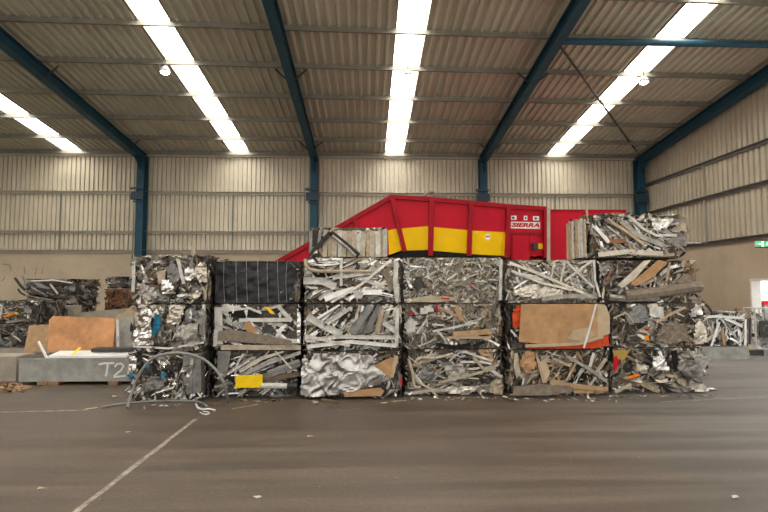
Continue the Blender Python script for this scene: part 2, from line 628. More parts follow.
yg = YW - 0.02
for z in (5.67, 4.03, 3.25):
    girt((XL, yg, z), (XR, yg, z))
for z in (6.05, 4.85, 3.28):
    girt((XR - 0.02, 13.4 if z < 5.2 else YF, z), (XR - 0.02, YW - 0.1, z), (-1, 0, 0), 'galv_dark')
for x in (-12.6, -5.6, 1.2, 7.9):
    mb = MB()
    mb.box((x - 0.025, yg - 0.07, 3.3), (x + 0.025, yg - 0.055, 5.62), 'galv_dark')
    struct(mb.build('bridging_strut'))
for y, z0, z1 in ((17.3, 4.9, 6.0), (17.3, 3.3, 4.8)):
    mb = MB()
    mb.box((XR - 0.09, y - 0.03, z0), (XR - 0.04, y + 0.03, z1), 'galv')
    struct(mb.build('bridging_strut'))
mb = MB()     # eave strut along the top of the back wall
mb.box((XL, YW - 0.16, zroof(YW) - 0.12), (XR, YW - 0.04, zroof(YW) + 0.05), 'galv')
struct(mb.build('trim_1'))

# scuffs on the dado far left
mbs = MB()
for p, q in (((2, 264), (10, 265)), ((10, 265), (11, 271)), ((24, 266), (25, 274)), ((37, 268), (35, 275)), ((43, 269), (42, 274)), ((5, 277), (2, 281))):
    mbs.bar(at(*p, YW - 0.004), at(*q, YW - 0.004), 0.03, 0.004, (0, 1, 0), 'wood_grey')
struct(mbs.build('wall_back_scuffs'))

# ------------------------------------------------------------------ lamps
LY = 14.2
for px, py, lab in ((165, 72, 'round white high-bay lamp glowing beside the skylight strip left of centre'),
                    (408, 76, 'round white high-bay lamp glowing against the middle skylight strip'),
                    (644, 82, 'round white high-bay lamp glowing near the dark diagonal bracing rod')):
    p = at(px, py, LY)
    t = empty('high_bay_lamp', p, lab, 'lamp', 'high-bay lamps under the roof')
    mb = MB()
    k = 20

    def ring(r, z):
        return [(r * math.cos(2 * PI * j / k), r * math.sin(2 * PI * j / k), z) for j in range(k)]
    vs = ring(0.125, 0) + ring(0.14, 0.03) + ring(0.12, 0.07) + ring(0.07, 0.16)
    fs = [(i * k + j, i * k + (j + 1) % k, (i + 1) * k + (j + 1) % k, (i + 1) * k + j) for i in range(3) for j in range(k)]
    fs.append(tuple(3 * k + j for j in range(k)))
    mb.add(vs, fs, 'grey_paint')
    mb.build('housing', t)
    mb = MB()
    vs = ring(0.12, -0.005) + ring(0.105, -0.035) + ring(0.06, -0.06)
    fs = [(i * k + (j + 1) % k, i * k + j, (i + 1) * k + j, (i + 1) * k + (j + 1) % k) for i in range(2) for j in range(k)]
    fs += [tuple(2 * k + j for j in range(k))[::-1], tuple(range(k))]
    mb.add(vs, fs, 'lamp_glow')
    mb.build('diffuser', t)
    mb = MB()
    mb.tube([(0, 0, 0.15), (0, 0, zroof(LY) + 0.1 - p.z)], 0.012, 'steel_dark', 6, (0, 1, 0))
    mb.build('hanging_rod', t)

# ------------------------------------------------------------------ scrap bales
PAL = {
    'silver': [('alu_bright', 5), ('alu_warm', 5), ('alu_dull', 5), ('alu_grey', 4), ('white_paint', 2), ('cream_paint', 2), ('steel_dark', 4), ('dark_bar', 3), ('brown_dirt', 3)],
    'foil': [('foil', 6), ('alu_bright', 4), ('alu_warm', 4), ('alu_dull', 4), ('alu_grey', 3), ('steel_dark', 3), ('dark_bar', 3), ('brown_dirt', 2)],
    'profile': [('alu_bright', 8), ('white_paint', 7), ('alu_warm', 4), ('alu_dull', 3), ('grey_paint', 2), ('cream_paint', 2), ('steel_dark', 2), ('dark_bar', 2), ('brown_dirt', 1)],
    'shred': [('alu_bright', 6), ('white_paint', 8), ('alu_warm', 5), ('cream_paint', 4), ('alu_dull', 3), ('brown_dirt', 1), ('steel_dark', 1)],
    'mixed': [('alu_warm', 4), ('alu_dull', 5), ('alu_bright', 3), ('brown_dirt', 3), ('wood_grey', 3), ('cream_paint', 3), ('steel_dark', 3), ('white_paint', 2), ('wood_tan', 1)],
    'wood': [('wood_tan', 4), ('cream_paint', 5), ('wood_grey', 4), ('brown_dirt', 3), ('alu_warm', 4), ('alu_dull', 3), ('steel_dark', 2), ('white_paint', 2)],
    'dark': [('steel_dark', 6), ('alu_grey', 5), ('grey_paint', 4), ('alu_dull', 3), ('brown_dirt', 2), ('alu_warm', 1), ('rubber_and_gap_black', 2)],
    'rusty': [('rust', 7), ('wood_tan', 2), ('brown_dirt', 3), ('steel_dark', 2)],
    'bluewhite': [('white_paint', 7), ('alu_bright', 6), ('white_sheet', 3), ('alu_grey', 2), ('steel_dark', 2), ('wood_tan', 1), ('grey_paint', 2)],
}


def pick(rg, pal):
    tot = sum(w for _, w in pal)
    r = rg.uniform(0, tot)
    for n_, w in pal:
        r -= w
        if r <= 0:
            return n_
    return pal[-1][0]


def profile(rg, kind, w, t):
    if kind == 'flat':
        return [(-w / 2, -t / 2), (w / 2, -t / 2), (w / 2, t / 2), (-w / 2, t / 2)]
    if kind == 'angle':
        s = rg.choice((-1, 1))
        e = max(0.006, t * .35)
        pr = [(-w / 2, 0), (w / 2, 0), (w / 2, e), (-w / 2 + e, e), (-w / 2 + e, w * .6), (-w / 2, w * .6)]
        return [(a * s, c) for a, c in pr][::s]
    if kind == 'channel':
        e, h = 0.007, min(0.035, w * 0.4)
        return [(-w / 2, 0), (w / 2, 0), (w / 2, h), (w / 2 - e, h), (w / 2 - e, e), (-w / 2 + e, e), (-w / 2 + e, h), (-w / 2, h)]
    k = 7
    return [(w * .4 * math.cos(2 * PI * j / k), w * .4 * math.sin(2 * PI * j / k)) for j in range(k)]


NICE = {'flat': 'metal_strip', 'angle': 'angle_bar', 'channel': 'channel_profile', 'tube': 'metal_tube'}


class Face:
    """A side of a bale: maps (u, v, n) to bale-local space, n pointing outwards."""
    def __init__(self, o, U, V, N, su, sv):
        self.o, self.U, self.V, self.N, self.su, self.sv = Vector(o), Vector(U), Vector(V), Vector(N), su, sv

    def p(self, u, v, n=0.0):
        return self.o + self.U * u + self.V * v + self.N * n


def core_mesh(W, D, H, ins, rg):
    """Crumpled block: a subdivided box pushed in and out by noise."""
    mb = MB()
    sd = rg.uniform(0, 100)
    w, d, h = W / 2 - ins, D / 2 - ins, H / 2 + 0.01

    def disp(p):
        q = Vector((p.x * 7 + sd, p.y * 7, p.z * 7))
        return p + p.normalized() * (noise.noise(q) * 0.035 + noise.noise(q * 2.7) * 0.02)
    nx, ny, nz = max(6, int(W / 0.09)), max(6, int(D / 0.12)), max(5, int(H / 0.09))
    for (o, U, V, a, b) in (((-w, -d, -h), (2 * w, 0, 0), (0, 0, 2 * h), nx, nz), ((w, d, -h), (-2 * w, 0, 0), (0, 0, 2 * h), nx, nz),
                            ((w, -d, -h), (0, 2 * d, 0), (0, 0, 2 * h), ny, nz), ((-w, d, -h), (0, -2 * d, 0), (0, 0, 2 * h), ny, nz),
                            ((-w, -d, h), (2 * w, 0, 0), (0, 2 * d, 0), nx, ny), ((-w, d, -h), (2 * w, 0, 0), (0, -2 * d, 0), nx, ny)):
        o, U, V = Vector(o), Vector(U), Vector(V)
        vs = [disp(o + U * (i / a) + V * (j / b)) + Vector((0, 0, H / 2)) for j in range(b + 1) for i in range(a + 1)]
        fs = [(j * (a + 1) + i, j * (a + 1) + i + 1, (j + 1) * (a + 1) + i + 1, (j + 1) * (a + 1) + i) for j in range(b) for i in range(a)]
        mb.add(vs, fs, 'core')
    return mb


def scatter(mb, face, rg, pal, chips, chip, sheets, sheet, depth, prot):
    for _ in range(chips):
        s = rg.uniform(*chip)
        u, v = rg.uniform(-face.su / 2, face.su / 2), rg.uniform(0, face.sv)
        a = rg.uniform(0, 2 * PI)
        tilt = rg.uniform(-0.9, 0.9)
        tl2 = rg.uniform(-0.9, 0.9)
        U = (face.U * math.cos(a) + face.V * math.sin(a) + face.N * tilt).normalized()
        V0 = (face.V * math.cos(a) - face.U * math.sin(a) + face.N * tl2)
        V = (V0 - U * V0.dot(U)).normalized()
        mb.sheet(face.p(u, v, rg.uniform(-depth, prot)), U, V, s * rg.uniform(1.0, 2.8), s * rg.uniform(.25, .75), 2, 2, s * 0.3, rg, pick(rg, pal), 2)
    for _ in range(sheets):
        s = rg.uniform(*sheet)
        u, v = rg.uniform(-face.su / 2, face.su / 2), rg.uniform(0, face.sv)
        a = rg.uniform(0, 2 * PI)
        U = (face.U * math.cos(a) + face.V * math.sin(a) + face.N * rg.uniform(-.35, .35)).normalized()
        V0 = (face.V * math.cos(a) - face.U * math.sin(a) + face.N * rg.uniform(-.35, .35))
        V = (V0 - U * V0.dot(U)).normalized()
        mb.sheet(face.p(u, v, rg.uniform(-depth, prot * .6)), U, V, s, s * rg.uniform(.5, 1), 5, 4, s * 0.26, rg, pick(rg, pal), 5)


def rand_strip(rg, face, st, prot):
    """One long bent piece lying in the face. Returns (points, profile kind, width, thickness)."""
    Lg = rg.uniform(*st['len'])
    am, asd = st.get('ang', (0, 1.6))
    a = math.radians(am) + rg.gauss(0, asd)
    w = rg.uniform(*st['w'])
    for _ in range(12):
        u, v = rg.uniform(-face.su / 2, face.su / 2), rg.uniform(0.02, face.sv - 0.02)
        du, dv = math.cos(a) * Lg / 2, math.sin(a) * Lg / 2
        if abs(u - du) < face.su / 2 and abs(u + du) < face.su / 2 and 0 < v - dv < face.sv and 0 < v + dv < face.sv:
            break
        Lg *= 0.93
    bend = rg.gauss(0, st.get('bend', 0.07)) * Lg
    n0, n1 = rg.uniform(-0.05, prot * .7), rg.uniform(-0.05, prot * .7)
    pts = []
    for i in range(5):
        t = i / 4
        b = bend * (1 - (2 * t - 1) ** 2)
        pts.append(face.p(u - du + 2 * du * t - math.sin(a) * b, v - dv + 2 * dv * t + math.cos(a) * b, n0 + (n1 - n0) * t + rg.uniform(-.012, .012)))
    return pts, rg.choice(st.get('kinds', ('flat', 'angle', 'channel', 'tube'))), w, rg.uniform(0.006, 0.022)


BALES = []


def bale(label, px, Y, z0, H, D=1.45, seed=0, pal='silver', strips=60, st=None, chips=150, chip=(.03, .09), sheets=10, sheet=(.12, .3),
         prot=0.05, top=0.0, sides=(0, 0), heroes=(), group='baled scrap metal in the front wall of bales', own=34, name='scrap_bale', ins=0.06, rz=0.0, sidechips=70, corem=None):
    rg = random.Random(seed)
    zc = z0 + H / 2
    zpy = 287
    x0, x1 = at(px[0], zpy, Y).x, at(px[1], zpy, Y).x
    W = x1 - x0 - 0.012
    xc = (x0 + x1) / 2
    t = empty(name, (xc, Y + D / 2, z0), label, 'scrap bale', group, rz)
    P = PAL[pal]
    lo = (-W / 2 - sides[0], -D / 2 - prot - 0.02, 0.004)
    hi = (W / 2 + sides[1], D / 2, H - 0.004 + top)
    c = core_mesh(W, D, H, ins, rg)
    c.clamp(lo, hi)
    if corem:
        c.slots = [corem]
    c.build('compacted_core', t)
    fr = Face((0, -D / 2, 0), (1, 0, 0), (0, 0, 1), (0, -1, 0), W, H)
    lf = Face((-W / 2, 0, 0), (0, -1, 0), (0, 0, 1), (-1, 0, 0), D, H)
    rt = Face((W / 2, 0, 0), (0, 1, 0), (0, 0, 1), (1, 0, 0), D, H)
    tp = Face((0, -D / 2, H), (1, 0, 0), (0, 1, 0), (0, 0, 1), W, D)
    mb = MB()
    scatter(mb, fr, rg, P, chips, chip, sheets, sheet, 0.05, prot * .7)
    scatter(mb, tp, rg, P, sidechips, (.05, .14), 6, (.15, .35), 0.05, 0.02 + top)
    scatter(mb, lf, rg, P, sidechips, (.04, .12), 5, (.12, .3), 0.05, 0.03)
    scatter(mb, rt, rg, P, sidechips, (.04, .12), 5, (.12, .3), 0.05, 0.03)
    if top:   # ragged crest along the front top edge
        for _ in range(46):
            s = rg.uniform(.03, .10)
            U = Vector((rg.uniform(-1, 1), rg.uniform(-.5, .5), rg.uniform(-.5, .6))).normalized()
            V0 = Vector((rg.uniform(-.5, .5), rg.uniform(-1, 1), rg.uniform(-.6, .6)))
            V = (V0 - U * V0.dot(U)).normalized()
            mb.sheet((rg.uniform(-W / 2, W / 2), -D / 2 + rg.uniform(-.03, .15), H + rg.uniform(-.04, top * .8)), U, V, s * 2, s, 2, 2, s * .3, rg, pick(rg, P), 2)
    st = dict(dict(len=(.25, .8), w=(.02, .06), ang=(0, 1.2), bend=.07), **(st or {}))
    big = []
    for i in range(strips):
        pts, kd, w, th = rand_strip(rg, fr, st, prot)
        m = pick(rg, P if 'pal' not in st else PAL[st['pal']])
        big.append(((pts[0] - pts[-1]).length * w, pts, kd, w, th, m))
    big.sort(key=lambda q: -q[0])
    for i, (_, pts, kd, w, th, m) in enumerate(big):
        one = MB() if i < own else mb
        upv = Vector((rg.uniform(-.5, .5), -1, rg.uniform(-.5, .5)))
        one.sweep(pts, profile(rg, kd, w, th), upv, m)
        if i < own:
            one.clamp(lo, hi)
            one.build(NICE[kd], t, smooth=False)
    for (sf, nn) in ((lf, 14), (rt, 14), (tp, 10)):
        for _ in range(nn):
            pts, kd, w, th = rand_strip(rg, sf, st, 0.03)
            mb.sweep(pts, profile(rg, kd, w, th), sf.N + Vector((.2, .1, .3)) * rg.uniform(-1, 1), pick(rg, P))
    mb.clamp(lo, hi)
    tag(mb.build('loose_scrap', t), kind='stuff')

    # individually placed pieces, given on the front plane
    def loc(p, n=0.03):
        q = at(p[0], p[1], Y)
        return Vector((q.x - xc, -D / 2 - n, q.z - z0))
    k = 0
    for h in heroes:
        k += 1
        typ, nm, m = h[0], h[1], h[2]
        one = MB()
        free = False
        if typ == 'bar':            # polyline of pixels, width, thickness, stand-off
            pts = [loc(p, h[6] if len(h) > 6 else 0.035 + 0.002 * k) for p in h[3]]
            one.sweep(pts, profile(rg, 'channel' if 'profile' in nm and h[4] > .05 else 'flat', h[4], h[5]), (0, -1, 0), m)
        elif typ == 'chan':
            pts = [loc(p, 0.03 + 0.002 * k) for p in h[3]]
            one.sweep(pts, profile(rg, 'channel', h[4], 0), (0, -1, 0), m)
        elif typ == 'tube':
            n_ = h[5] if len(h) > 5 else 0.035
            pts = [loc(p, n_) for p in h[3]]
            if len(h) > 6:
                free = True
            one.sweep(smooth_path(pts), [(h[4] * math.cos(2 * PI * j / 8), h[4] * math.sin(2 * PI * j / 8)) for j in range(8)], (0, -1, 0.01), m)
        elif typ == 'poly':         # flat panel with thickness, optional crumple
            n_ = h[4] if len(h) > 4 else 0.035
            pts = [loc(p, n_) for p in h[3]]
            one.prism(pts, (0, -0.012, 0), m)
        elif typ == 'sheet':        # crumpled sheet in a pixel box
            (ax, ay, bx, by) = h[3]
            a, b = loc((ax, by)), loc((bx, ay))
            cen = (a + b) / 2
            one.crumple(cen, b.x - a.x, b.z - a.z, h[4] * .42, rg, m, h[5] if len(h) > 5 else 0.0, h[7] if len(h) > 7 else 6.0, h[6] if len(h) > 6 else 0.0)
        elif typ == 'foil':         # crumpled sheet with a pixel outline
            pts = [loc(p, 0) for p in h[3]]
            cen = Vector((0, -D / 2, 0))
            one.crumple(cen, 1, 1, h[4], rg, m, h[5], h[6], 0.0, [(p.x, p.z) for p in pts], 0.024)
        if not free:
            one.clamp((lo[0] - .02, lo[1] - .09, lo[2]), (hi[0] + .02, hi[1], hi[2] + (.25 if nm == 'upright_scrap' else 0)))
        one.build(nm, t)
    BALES.append(t)
    return t, (W, D, H), xc


def smooth_path(pts, k=5):
    """Catmull-Rom through the points."""
    if len(pts) < 3:
        return pts
    out = []
    P = [pts[0]] + list(pts) + [pts[-1]]
    for i in range(1, len(P) - 2):
        for j in range(k):
            t = j / k
            a, b, c, d = P[i - 1], P[i], P[i + 1], P[i + 2]
            out.append(0.5 * ((2 * b) + (c - a) * t + (2 * a - 5 * b + 4 * c - d) * t * t + (3 * b - a - 3 * c + d) * t ** 3))
    out.append(pts[-1])
    return out


H = 0.745
Z1, Z2, Z3 = 0.75, 1.50, 2.25
YA, YB, YC, YD, YE, YFc = 8.2, 8.42, 8.3, 8.5, 8.36, 8.55

# --- column at the left end
bale('crumpled silver bale topping the left end stack, pale strip up its left edge', (133, 208), YA, Z2, 0.72, 1.35, 11, 'silver', strips=60,
     st=dict(len=(.12, .4), w=(.02, .06), ang=(70, .9)), chips=260, chip=(.04, .11), sheets=34, sheet=(.14, .30), prot=0.08, top=0.06, sides=(.03, 0),
     heroes=[('bar', 'pale_strip', 'white_paint', [(134.5, 262), (135, 276), (134, 292)], .05, .012),
             ('bar', 'white_strip', 'white_paint', [(180, 260), (186, 284)], .05, .012, .09),
             ('sheet', 'bent_sheet', 'alu_grey', (168, 262, 184, 284), .10, .05),
             ('poly', 'cream_panel', 'cream_paint', [(159, 272), (168, 272), (167, 283), (161, 284)], .09),
             ('sheet', 'bent_sheet', 'alu_dull', (140, 283, 162, 300), .12, .04),
             ('sheet', 'bent_sheet', 'foil', (163, 279, 178, 297), .12, .05),
             ('bar', 'upright_scrap', 'cream_paint', [(196, 262), (193, 252), (192, 245)], .06, .01, -.02),
             ('sheet', 'bent_sheet', 'alu_bright', (186, 266, 200, 280), .1, .05),
             ('sheet', 'bent_sheet', 'alu_warm', (196, 262, 211, 282), .1, .05)])
bale('crushed silver sheet bale in the left end stack with a bright blue foil scrap', (134, 207), YA, Z1, H, 1.35, 12, 'silver', strips=36,
     st=dict(len=(.15, .5), w=(.02, .06), ang=(80, .5)), chips=170, chip=(.04, .11), sheets=34, sheet=(.16, .34), prot=0.08, sides=(.02, 0),
     heroes=[('sheet', 'blue_foil', 'blue_foil', (155, 312, 166, 336), .08, .08, -.4),
             ('sheet', 'bent_sheet', 'foil', (134, 311, 156, 346), .16, .05),
             ('sheet', 'bent_sheet', 'alu_warm', (165, 304, 188, 324), .14, .05),
             ('sheet', 'bent_sheet', 'alu_grey', (186, 303, 199, 326), .08, .05),
             ('sheet', 'bent_sheet', 'alu_dull', (176, 322, 204, 346), .10, .05),
             ('sheet', 'bent_sheet', 'alu_grey', (197, 305, 211, 340), .06, .04),
             ('bar', 'metal_strip', 'steel_dark', [(160, 345), (185, 338), (208, 322)], .03, .012),
             ('bar', 'metal_strip', 'alu_bright', [(135, 346), (170, 348), (205, 342)], .03, .012)])
bale('shredded silver floor-level bale of the left end stack, grey sheets on edge at its right', (133, 207), YA, 0, H, 1.35, 13, 'foil', strips=30,
     st=dict(len=(.1, .4), w=(.02, .06), ang=(60, .5)), chips=260, chip=(.03, .09), sheets=12, sheet=(.12, .24), prot=0.08, sides=(.04, 0),
     heroes=[('bar', 'grey_sheet', 'alu_grey', [(187 + 4.5 * i, 355 + i), (186 + 4.5 * i, 394 - i)], .085, .02, .04 + .01 * (i % 2)) for i in range(4)] +
            [('sheet', 'blue_foil', 'blue_foil', (131, 371, 136, 379), .03, .06), ('sheet', 'blue_foil', 'blue_foil', (147, 362, 152, 369), .03, .06),
             ('sheet', 'blue_foil', 'blue_foil', (163, 370, 168, 378), .03, .06),
             ('sheet', 'bent_sheet', 'alu_grey', (146, 374, 168, 390), .1, .06), ('sheet', 'bent_sheet', 'foil', (131, 352, 140, 372), .1, .05),
             ('bar', 'dark_sheet', 'steel_dark', [(204, 354), (205, 394)], .06, .02)])
# --- second column
t, (W, D, Hh), xc = bale('bale wrapped in black plastic film with pale tie wires around it', (214, 301), YB, Z2, 0.70, 1.35, 21, 'dark', strips=0, chips=10, sheets=0,
                         prot=0.03, own=0, ins=0.05, sidechips=30, sides=(0, 0))
rg = random.Random(5)
mb = MB()
w, d = W / 2 - .008, D / 2 - .01
nu, nv = 44, 16
for (o, U, V, N, a, b) in (((-w, -d, .012), (2 * w - .05, 0, 0), (0, 0, Hh - .03), (0, -1, 0), nu, nv), ((-w, d, .012), (0, -2 * d, 0), (0, 0, Hh - .03), (-1, 0, 0), 24, nv),
                           ((w, -d, .012), (0, 2 * d, 0), (0, 0, Hh - .03), (1, 0, 0), 24, nv), ((-w, -d, Hh - .018), (2 * w, 0, 0), (0, 2 * d, 0), (0, 0, 1), nu, 20)):
    o, U, V, N = Vector(o), Vector(U), Vector(V), Vector(N)
    vs = []
    for j in range(b + 1):
        for i in range(a + 1):
            p = o + U * (i / a) + V * (j / b)
            q = noise.noise(Vector((p.x * 5 + p.z * 2, p.y * 5, p.z * 4))) * .018 + abs(noise.noise(Vector((p.x * 3 + p.z * 6, p.y * 4, p.z * 11 - p.x * 5)))) * .03
            e = min(i, a - i) / a
            vs.append(p + N * (q * 1.5 - .012) * (1 if 0 < i < a and 0 < j < b else .3))
    mb.add(vs, [(j * (a + 1) + i, j * (a + 1) + i + 1, (j + 1) * (a + 1) + i + 1, (j + 1) * (a + 1) + i) for j in range(b) for i in range(a)], 'black_film')
mb.clamp((-W / 2, -D / 2 - .04, .005), (W / 2, D / 2, Hh - .004))
mb.build('plastic_film', t, smooth=True)
for i, fx in enumerate((0.11, 0.25, 0.37, 0.50, 0.61, 0.73, 0.84)):
    mb = MB()
    x = -W / 2 + W * fx
    jx = rg.uniform(-.015, .015)
    x2 = x + jx + .02
    y0, y1, za, zb = -D / 2 - .03, D / 2 - .01, .008, Hh - .01
    mb.tube([(x2, y1, za + .01), (x2, y0, za + .01), (x + jx, y0 - .004, Hh / 2), (x, y0, zb), (x, y1, zb)], .0032, 'wire_grey', 6, (1, 0.1, 0.1))
    mb.build('tie_wire', t)
mb = MB()
for i in range(26):
    s = rg.uniform(.03, .08)
    mb.sheet((W / 2 - rg.uniform(.0, .06), -D / 2 - rg.uniform(0, .03), rg.uniform(.05, Hh - .05)), (rg.uniform(-.4, .4), rg.uniform(-.4, .4), 1), (1, rg.uniform(-.6, .6), 0), s * 2, s, 2, 2, s * .3, rg, rg.choice(('steel_dark', 'alu_dull', 'brown_dirt', 'alu_grey')), 2)
mb.clamp((-W / 2, -D / 2 - .05, .005), (W / 2 - .002, D / 2, Hh - .004))
tag(mb.build('torn_end_scrap', t), kind='stuff')

bale('bale of white window frames with a dark weathered plank, under the black wrapped bale', (215, 301), YB, Z1, H, 1.35, 22, 'profile', strips=26,
     st=dict(len=(.2, .6), w=(.02, .06), ang=(-10, .5)), chips=90, chip=(.03, .09), sheets=8, prot=.06,
     heroes=[('bar', 'white_frame_post', 'white_paint', [(219, 307), (220, 344)], .12, .03), ('bar', 'white_frame_rail', 'white_paint', [(217, 309), (241, 306.5)], .05, .03),
             ('bar', 'white_frame_rail', 'white_paint', [(224, 311), (250, 308), (262, 313)], .035, .02), ('bar', 'white_frame_rail', 'white_paint', [(240, 320), (292, 319.5)], .06, .03),
             ('bar', 'white_frame_rail', 'white_paint', [(279, 306), (292, 321)], .06, .03), ('bar', 'white_frame_rail', 'cream_paint', [(222, 347), (303, 347)], .08, .03),
             ('poly', 'weathered_plank', 'wood_grey', [(220, 331), (229, 328.5), (262, 334), (292, 340), (294, 345), (262, 343), (219, 340)], .07),
             ('bar', 'white_frame_rail', 'white_paint', [(217, 329), (216, 346)], .06, .02), ('bar', 'white_frame_rail', 'white_paint', [(258, 339), (301, 341)], .07, .02),
             ('poly', 'yellow_scrap', 'yellow_paint', [(265, 306), (271, 308), (276, 314), (271, 313)], .07),
             ('poly', 'brown_board', 'cardboard', [(244, 326), (250, 320), (258, 332), (250, 333)], .06),
             ('poly', 'void_shade_patch', 'rubber_and_gap_black', [(228, 309), (262, 312), (258, 318), (230, 317)], .02),  # flat black patch painting the shade inside the open frames
             ('sheet', 'foil_sheet', 'foil', (296, 306, 304, 344), .08, .05), ('sheet', 'dark_glass_piece', 'steel_dark', (262, 322, 276, 334), .06, .05),
             ('bar', 'metal_strip', 'alu_bright', [(277, 336), (287, 324)], .04, .01), ('bar', 'metal_strip', 'white_paint', [(264, 336), (276, 326)], .035, .01)])
bale('dark floor-level bale with a bright yellow panel and a white tube at its foot', (215, 301), YB, 0, H, 1.35, 23, 'dark', strips=60,
     st=dict(len=(.25, .8), w=(.015, .05), ang=(25, .35), pal='profile'), chips=110, chip=(.03, .09), sheets=8, prot=.06,
     heroes=[('poly', 'yellow_panel', 'yellow_paint', [(238, 374.5), (264, 373), (264, 386), (237, 386.5)], .11), ('tube', 'white_tube', 'white_paint', [(263, 384.5), (275, 384.5), (288, 385)], .045, .09),
             ('tube', 'dark_tube', 'steel_dark', [(286, 385), (298, 385)], .055, .06),
             ('bar', 'long_profile', 'alu_warm', [(240, 371), (262, 358), (284, 350)], .06, .02), ('bar', 'long_profile', 'alu_dull', [(240, 376), (270, 362), (302, 352)], .06, .02),
             ('bar', 'long_profile', 'white_paint', [(228, 374), (250, 360)], .03, .02), ('bar', 'long_profile', 'alu_grey', [(256, 379), (302, 363)], .09, .02),
             ('bar', 'long_profile', 'alu_dull', [(268, 372), (300, 360)], .05, .02), ('bar', 'brown_plank', 'brown_dirt', [(262, 380), (300, 373)], .08, .02),
             ('poly', 'grey_sheet', 'alu_grey', [(219, 350), (232, 350), (228, 374), (218, 372)], .05), ('bar', 'long_profile', 'alu_bright', [(276, 350), (292, 368)], .03, .015)])
# --- third column
bale('long aluminium profile bale with a bent tube frame across its face, above two others', (303.5, 401), YC, Z2, H, 1.45, 31, 'profile', strips=96,
     st=dict(len=(.3, 1.1), w=(.018, .055), ang=(8, .42)), chips=160, sheets=6, prot=.06, own=44,
     heroes=[('tube', 'tube_frame', 'cream_paint', [(306, 259), (307, 266), (312, 270), (325, 271.5), (372, 271.5)], .028, .09),
             ('bar', 'upright_profile', 'white_paint', [(341.5, 259), (341.5, 286)], .045, .02, .10),
             ('bar', 'long_profile', 'alu_warm', [(332, 302), (362, 284), (391, 260)], .04, .02, .11), ('bar', 'wide_profile', 'white_paint', [(304, 281), (322, 281), (336, 287)], .11, .02, .06),
             ('bar', 'wide_profile', 'alu_bright', [(325, 299), (340, 293), (355, 289)], .09, .02, .08), ('bar', 'wide_profile', 'white_paint', [(352, 289), (362, 297)], .08, .02, .09),
             ('bar', 'wide_profile', 'white_paint', [(333, 278), (355, 275), (378, 272)], .06, .02, .07), ('bar', 'wide_profile', 'alu_bright', [(363, 292), (382, 292)], .08, .02, .07),
             ('poly', 'brown_rounded_panel', 'wood_grey', [(382, 270), (386, 268), (393, 281), (393, 290), (389, 290)], .08), ('bar', 'upright_profile', 'white_paint', [(396, 262), (395, 281), (397, 301)], .075, .03, .08),
             ('poly', 'gap_shade_patch', 'rubber_and_gap_black', [(312, 272), (338, 273), (338, 280), (316, 278)], .02)])  # last piece is a black patch painting the shade of a gap
bale('silver-grey window profile bale, second from the floor in the third stack from left', (303.5, 402), YC, Z1, H, 1.45, 32, 'profile', strips=110,
     st=dict(len=(.22, .7), w=(.018, .055), ang=(48, .5)), chips=170, sheets=4, prot=.06, own=48,
     heroes=[('bar', 'wide_profile', 'white_paint', [(308, 316), (325, 326), (342, 334)], .11, .03, .08), ('bar', 'wide_profile', 'grey_paint', [(352, 333), (371, 304)], .13, .03, .08),
             ('bar', 'wide_profile', 'alu_grey', [(366, 332), (380, 305)], .09, .03, .08), ('bar', 'wide_profile', 'cream_paint', [(377, 332), (382, 307)], .08, .03, .09),
             ('bar', 'wide_profile', 'white_paint', [(383, 322), (396, 331)], .08, .02, .09), ('bar', 'long_profile', 'white_paint', [(307, 340), (340, 336), (395, 337)], .06, .02, .09),
             ('bar', 'long_profile', 'alu_bright', [(308, 346), (350, 341), (396, 345)], .06, .02, .09), ('bar', 'long_profile', 'alu_warm', [(306, 335), (350, 345)], .045, .02, .1),
             ('bar', 'wide_profile', 'white_paint', [(325, 325), (352, 307)], .055, .02, .08), ('bar', 'wide_profile', 'alu_bright', [(318, 318), (340, 304)], .045, .02, .08),
             ('bar', 'upright_profile', 'white_paint', [(397, 308), (396, 346)], .06, .02, .08)])
t, (W, D, Hh), xc = bale('floor-level bale faced with big crumpled silver foil, brown card at its right', (303.5, 402), YC, 0, H, 1.45, 33, 'foil', strips=14,
     st=dict(len=(.15, .5), w=(.02, .05)), chips=130, chip=(.03, .09), sheets=6, prot=.07,
     heroes=[('foil', 'foil_sheet', 'foil_soft', [(300, 394), (305, 372), (315, 353), (340, 351), (374, 355), (391, 377), (372, 385), (343, 392), (320, 395)], .05, .10, 3.3), ('poly', 'cardboard_flap', 'cardboard', [(374, 364), (391, 356), (393, 357), (390, 376)], .13),
             ('poly', 'cardboard_flap', 'cardboard', [(344, 391), (352, 389), (380, 386), (384, 389), (381, 394), (345, 395)], .13), ('bar', 'brown_plank', 'cardboard_pale', [(396, 355), (391, 376)], .07, .02, .11),
             ('bar', 'red_scrap', 'red_cloth', [(401, 377), (401, 384)], .03, .01, .08), ('sheet', 'bent_sheet', 'alu_bright', (300, 352, 310, 390), .1, .05),
             ('bar', 'metal_strip', 'white_paint', [(368, 360), (377, 353)], .035, .01, .1), ('bar', 'metal_strip', 'brown_dirt', [(366, 361), (390, 354)], .04, .012, .1)])
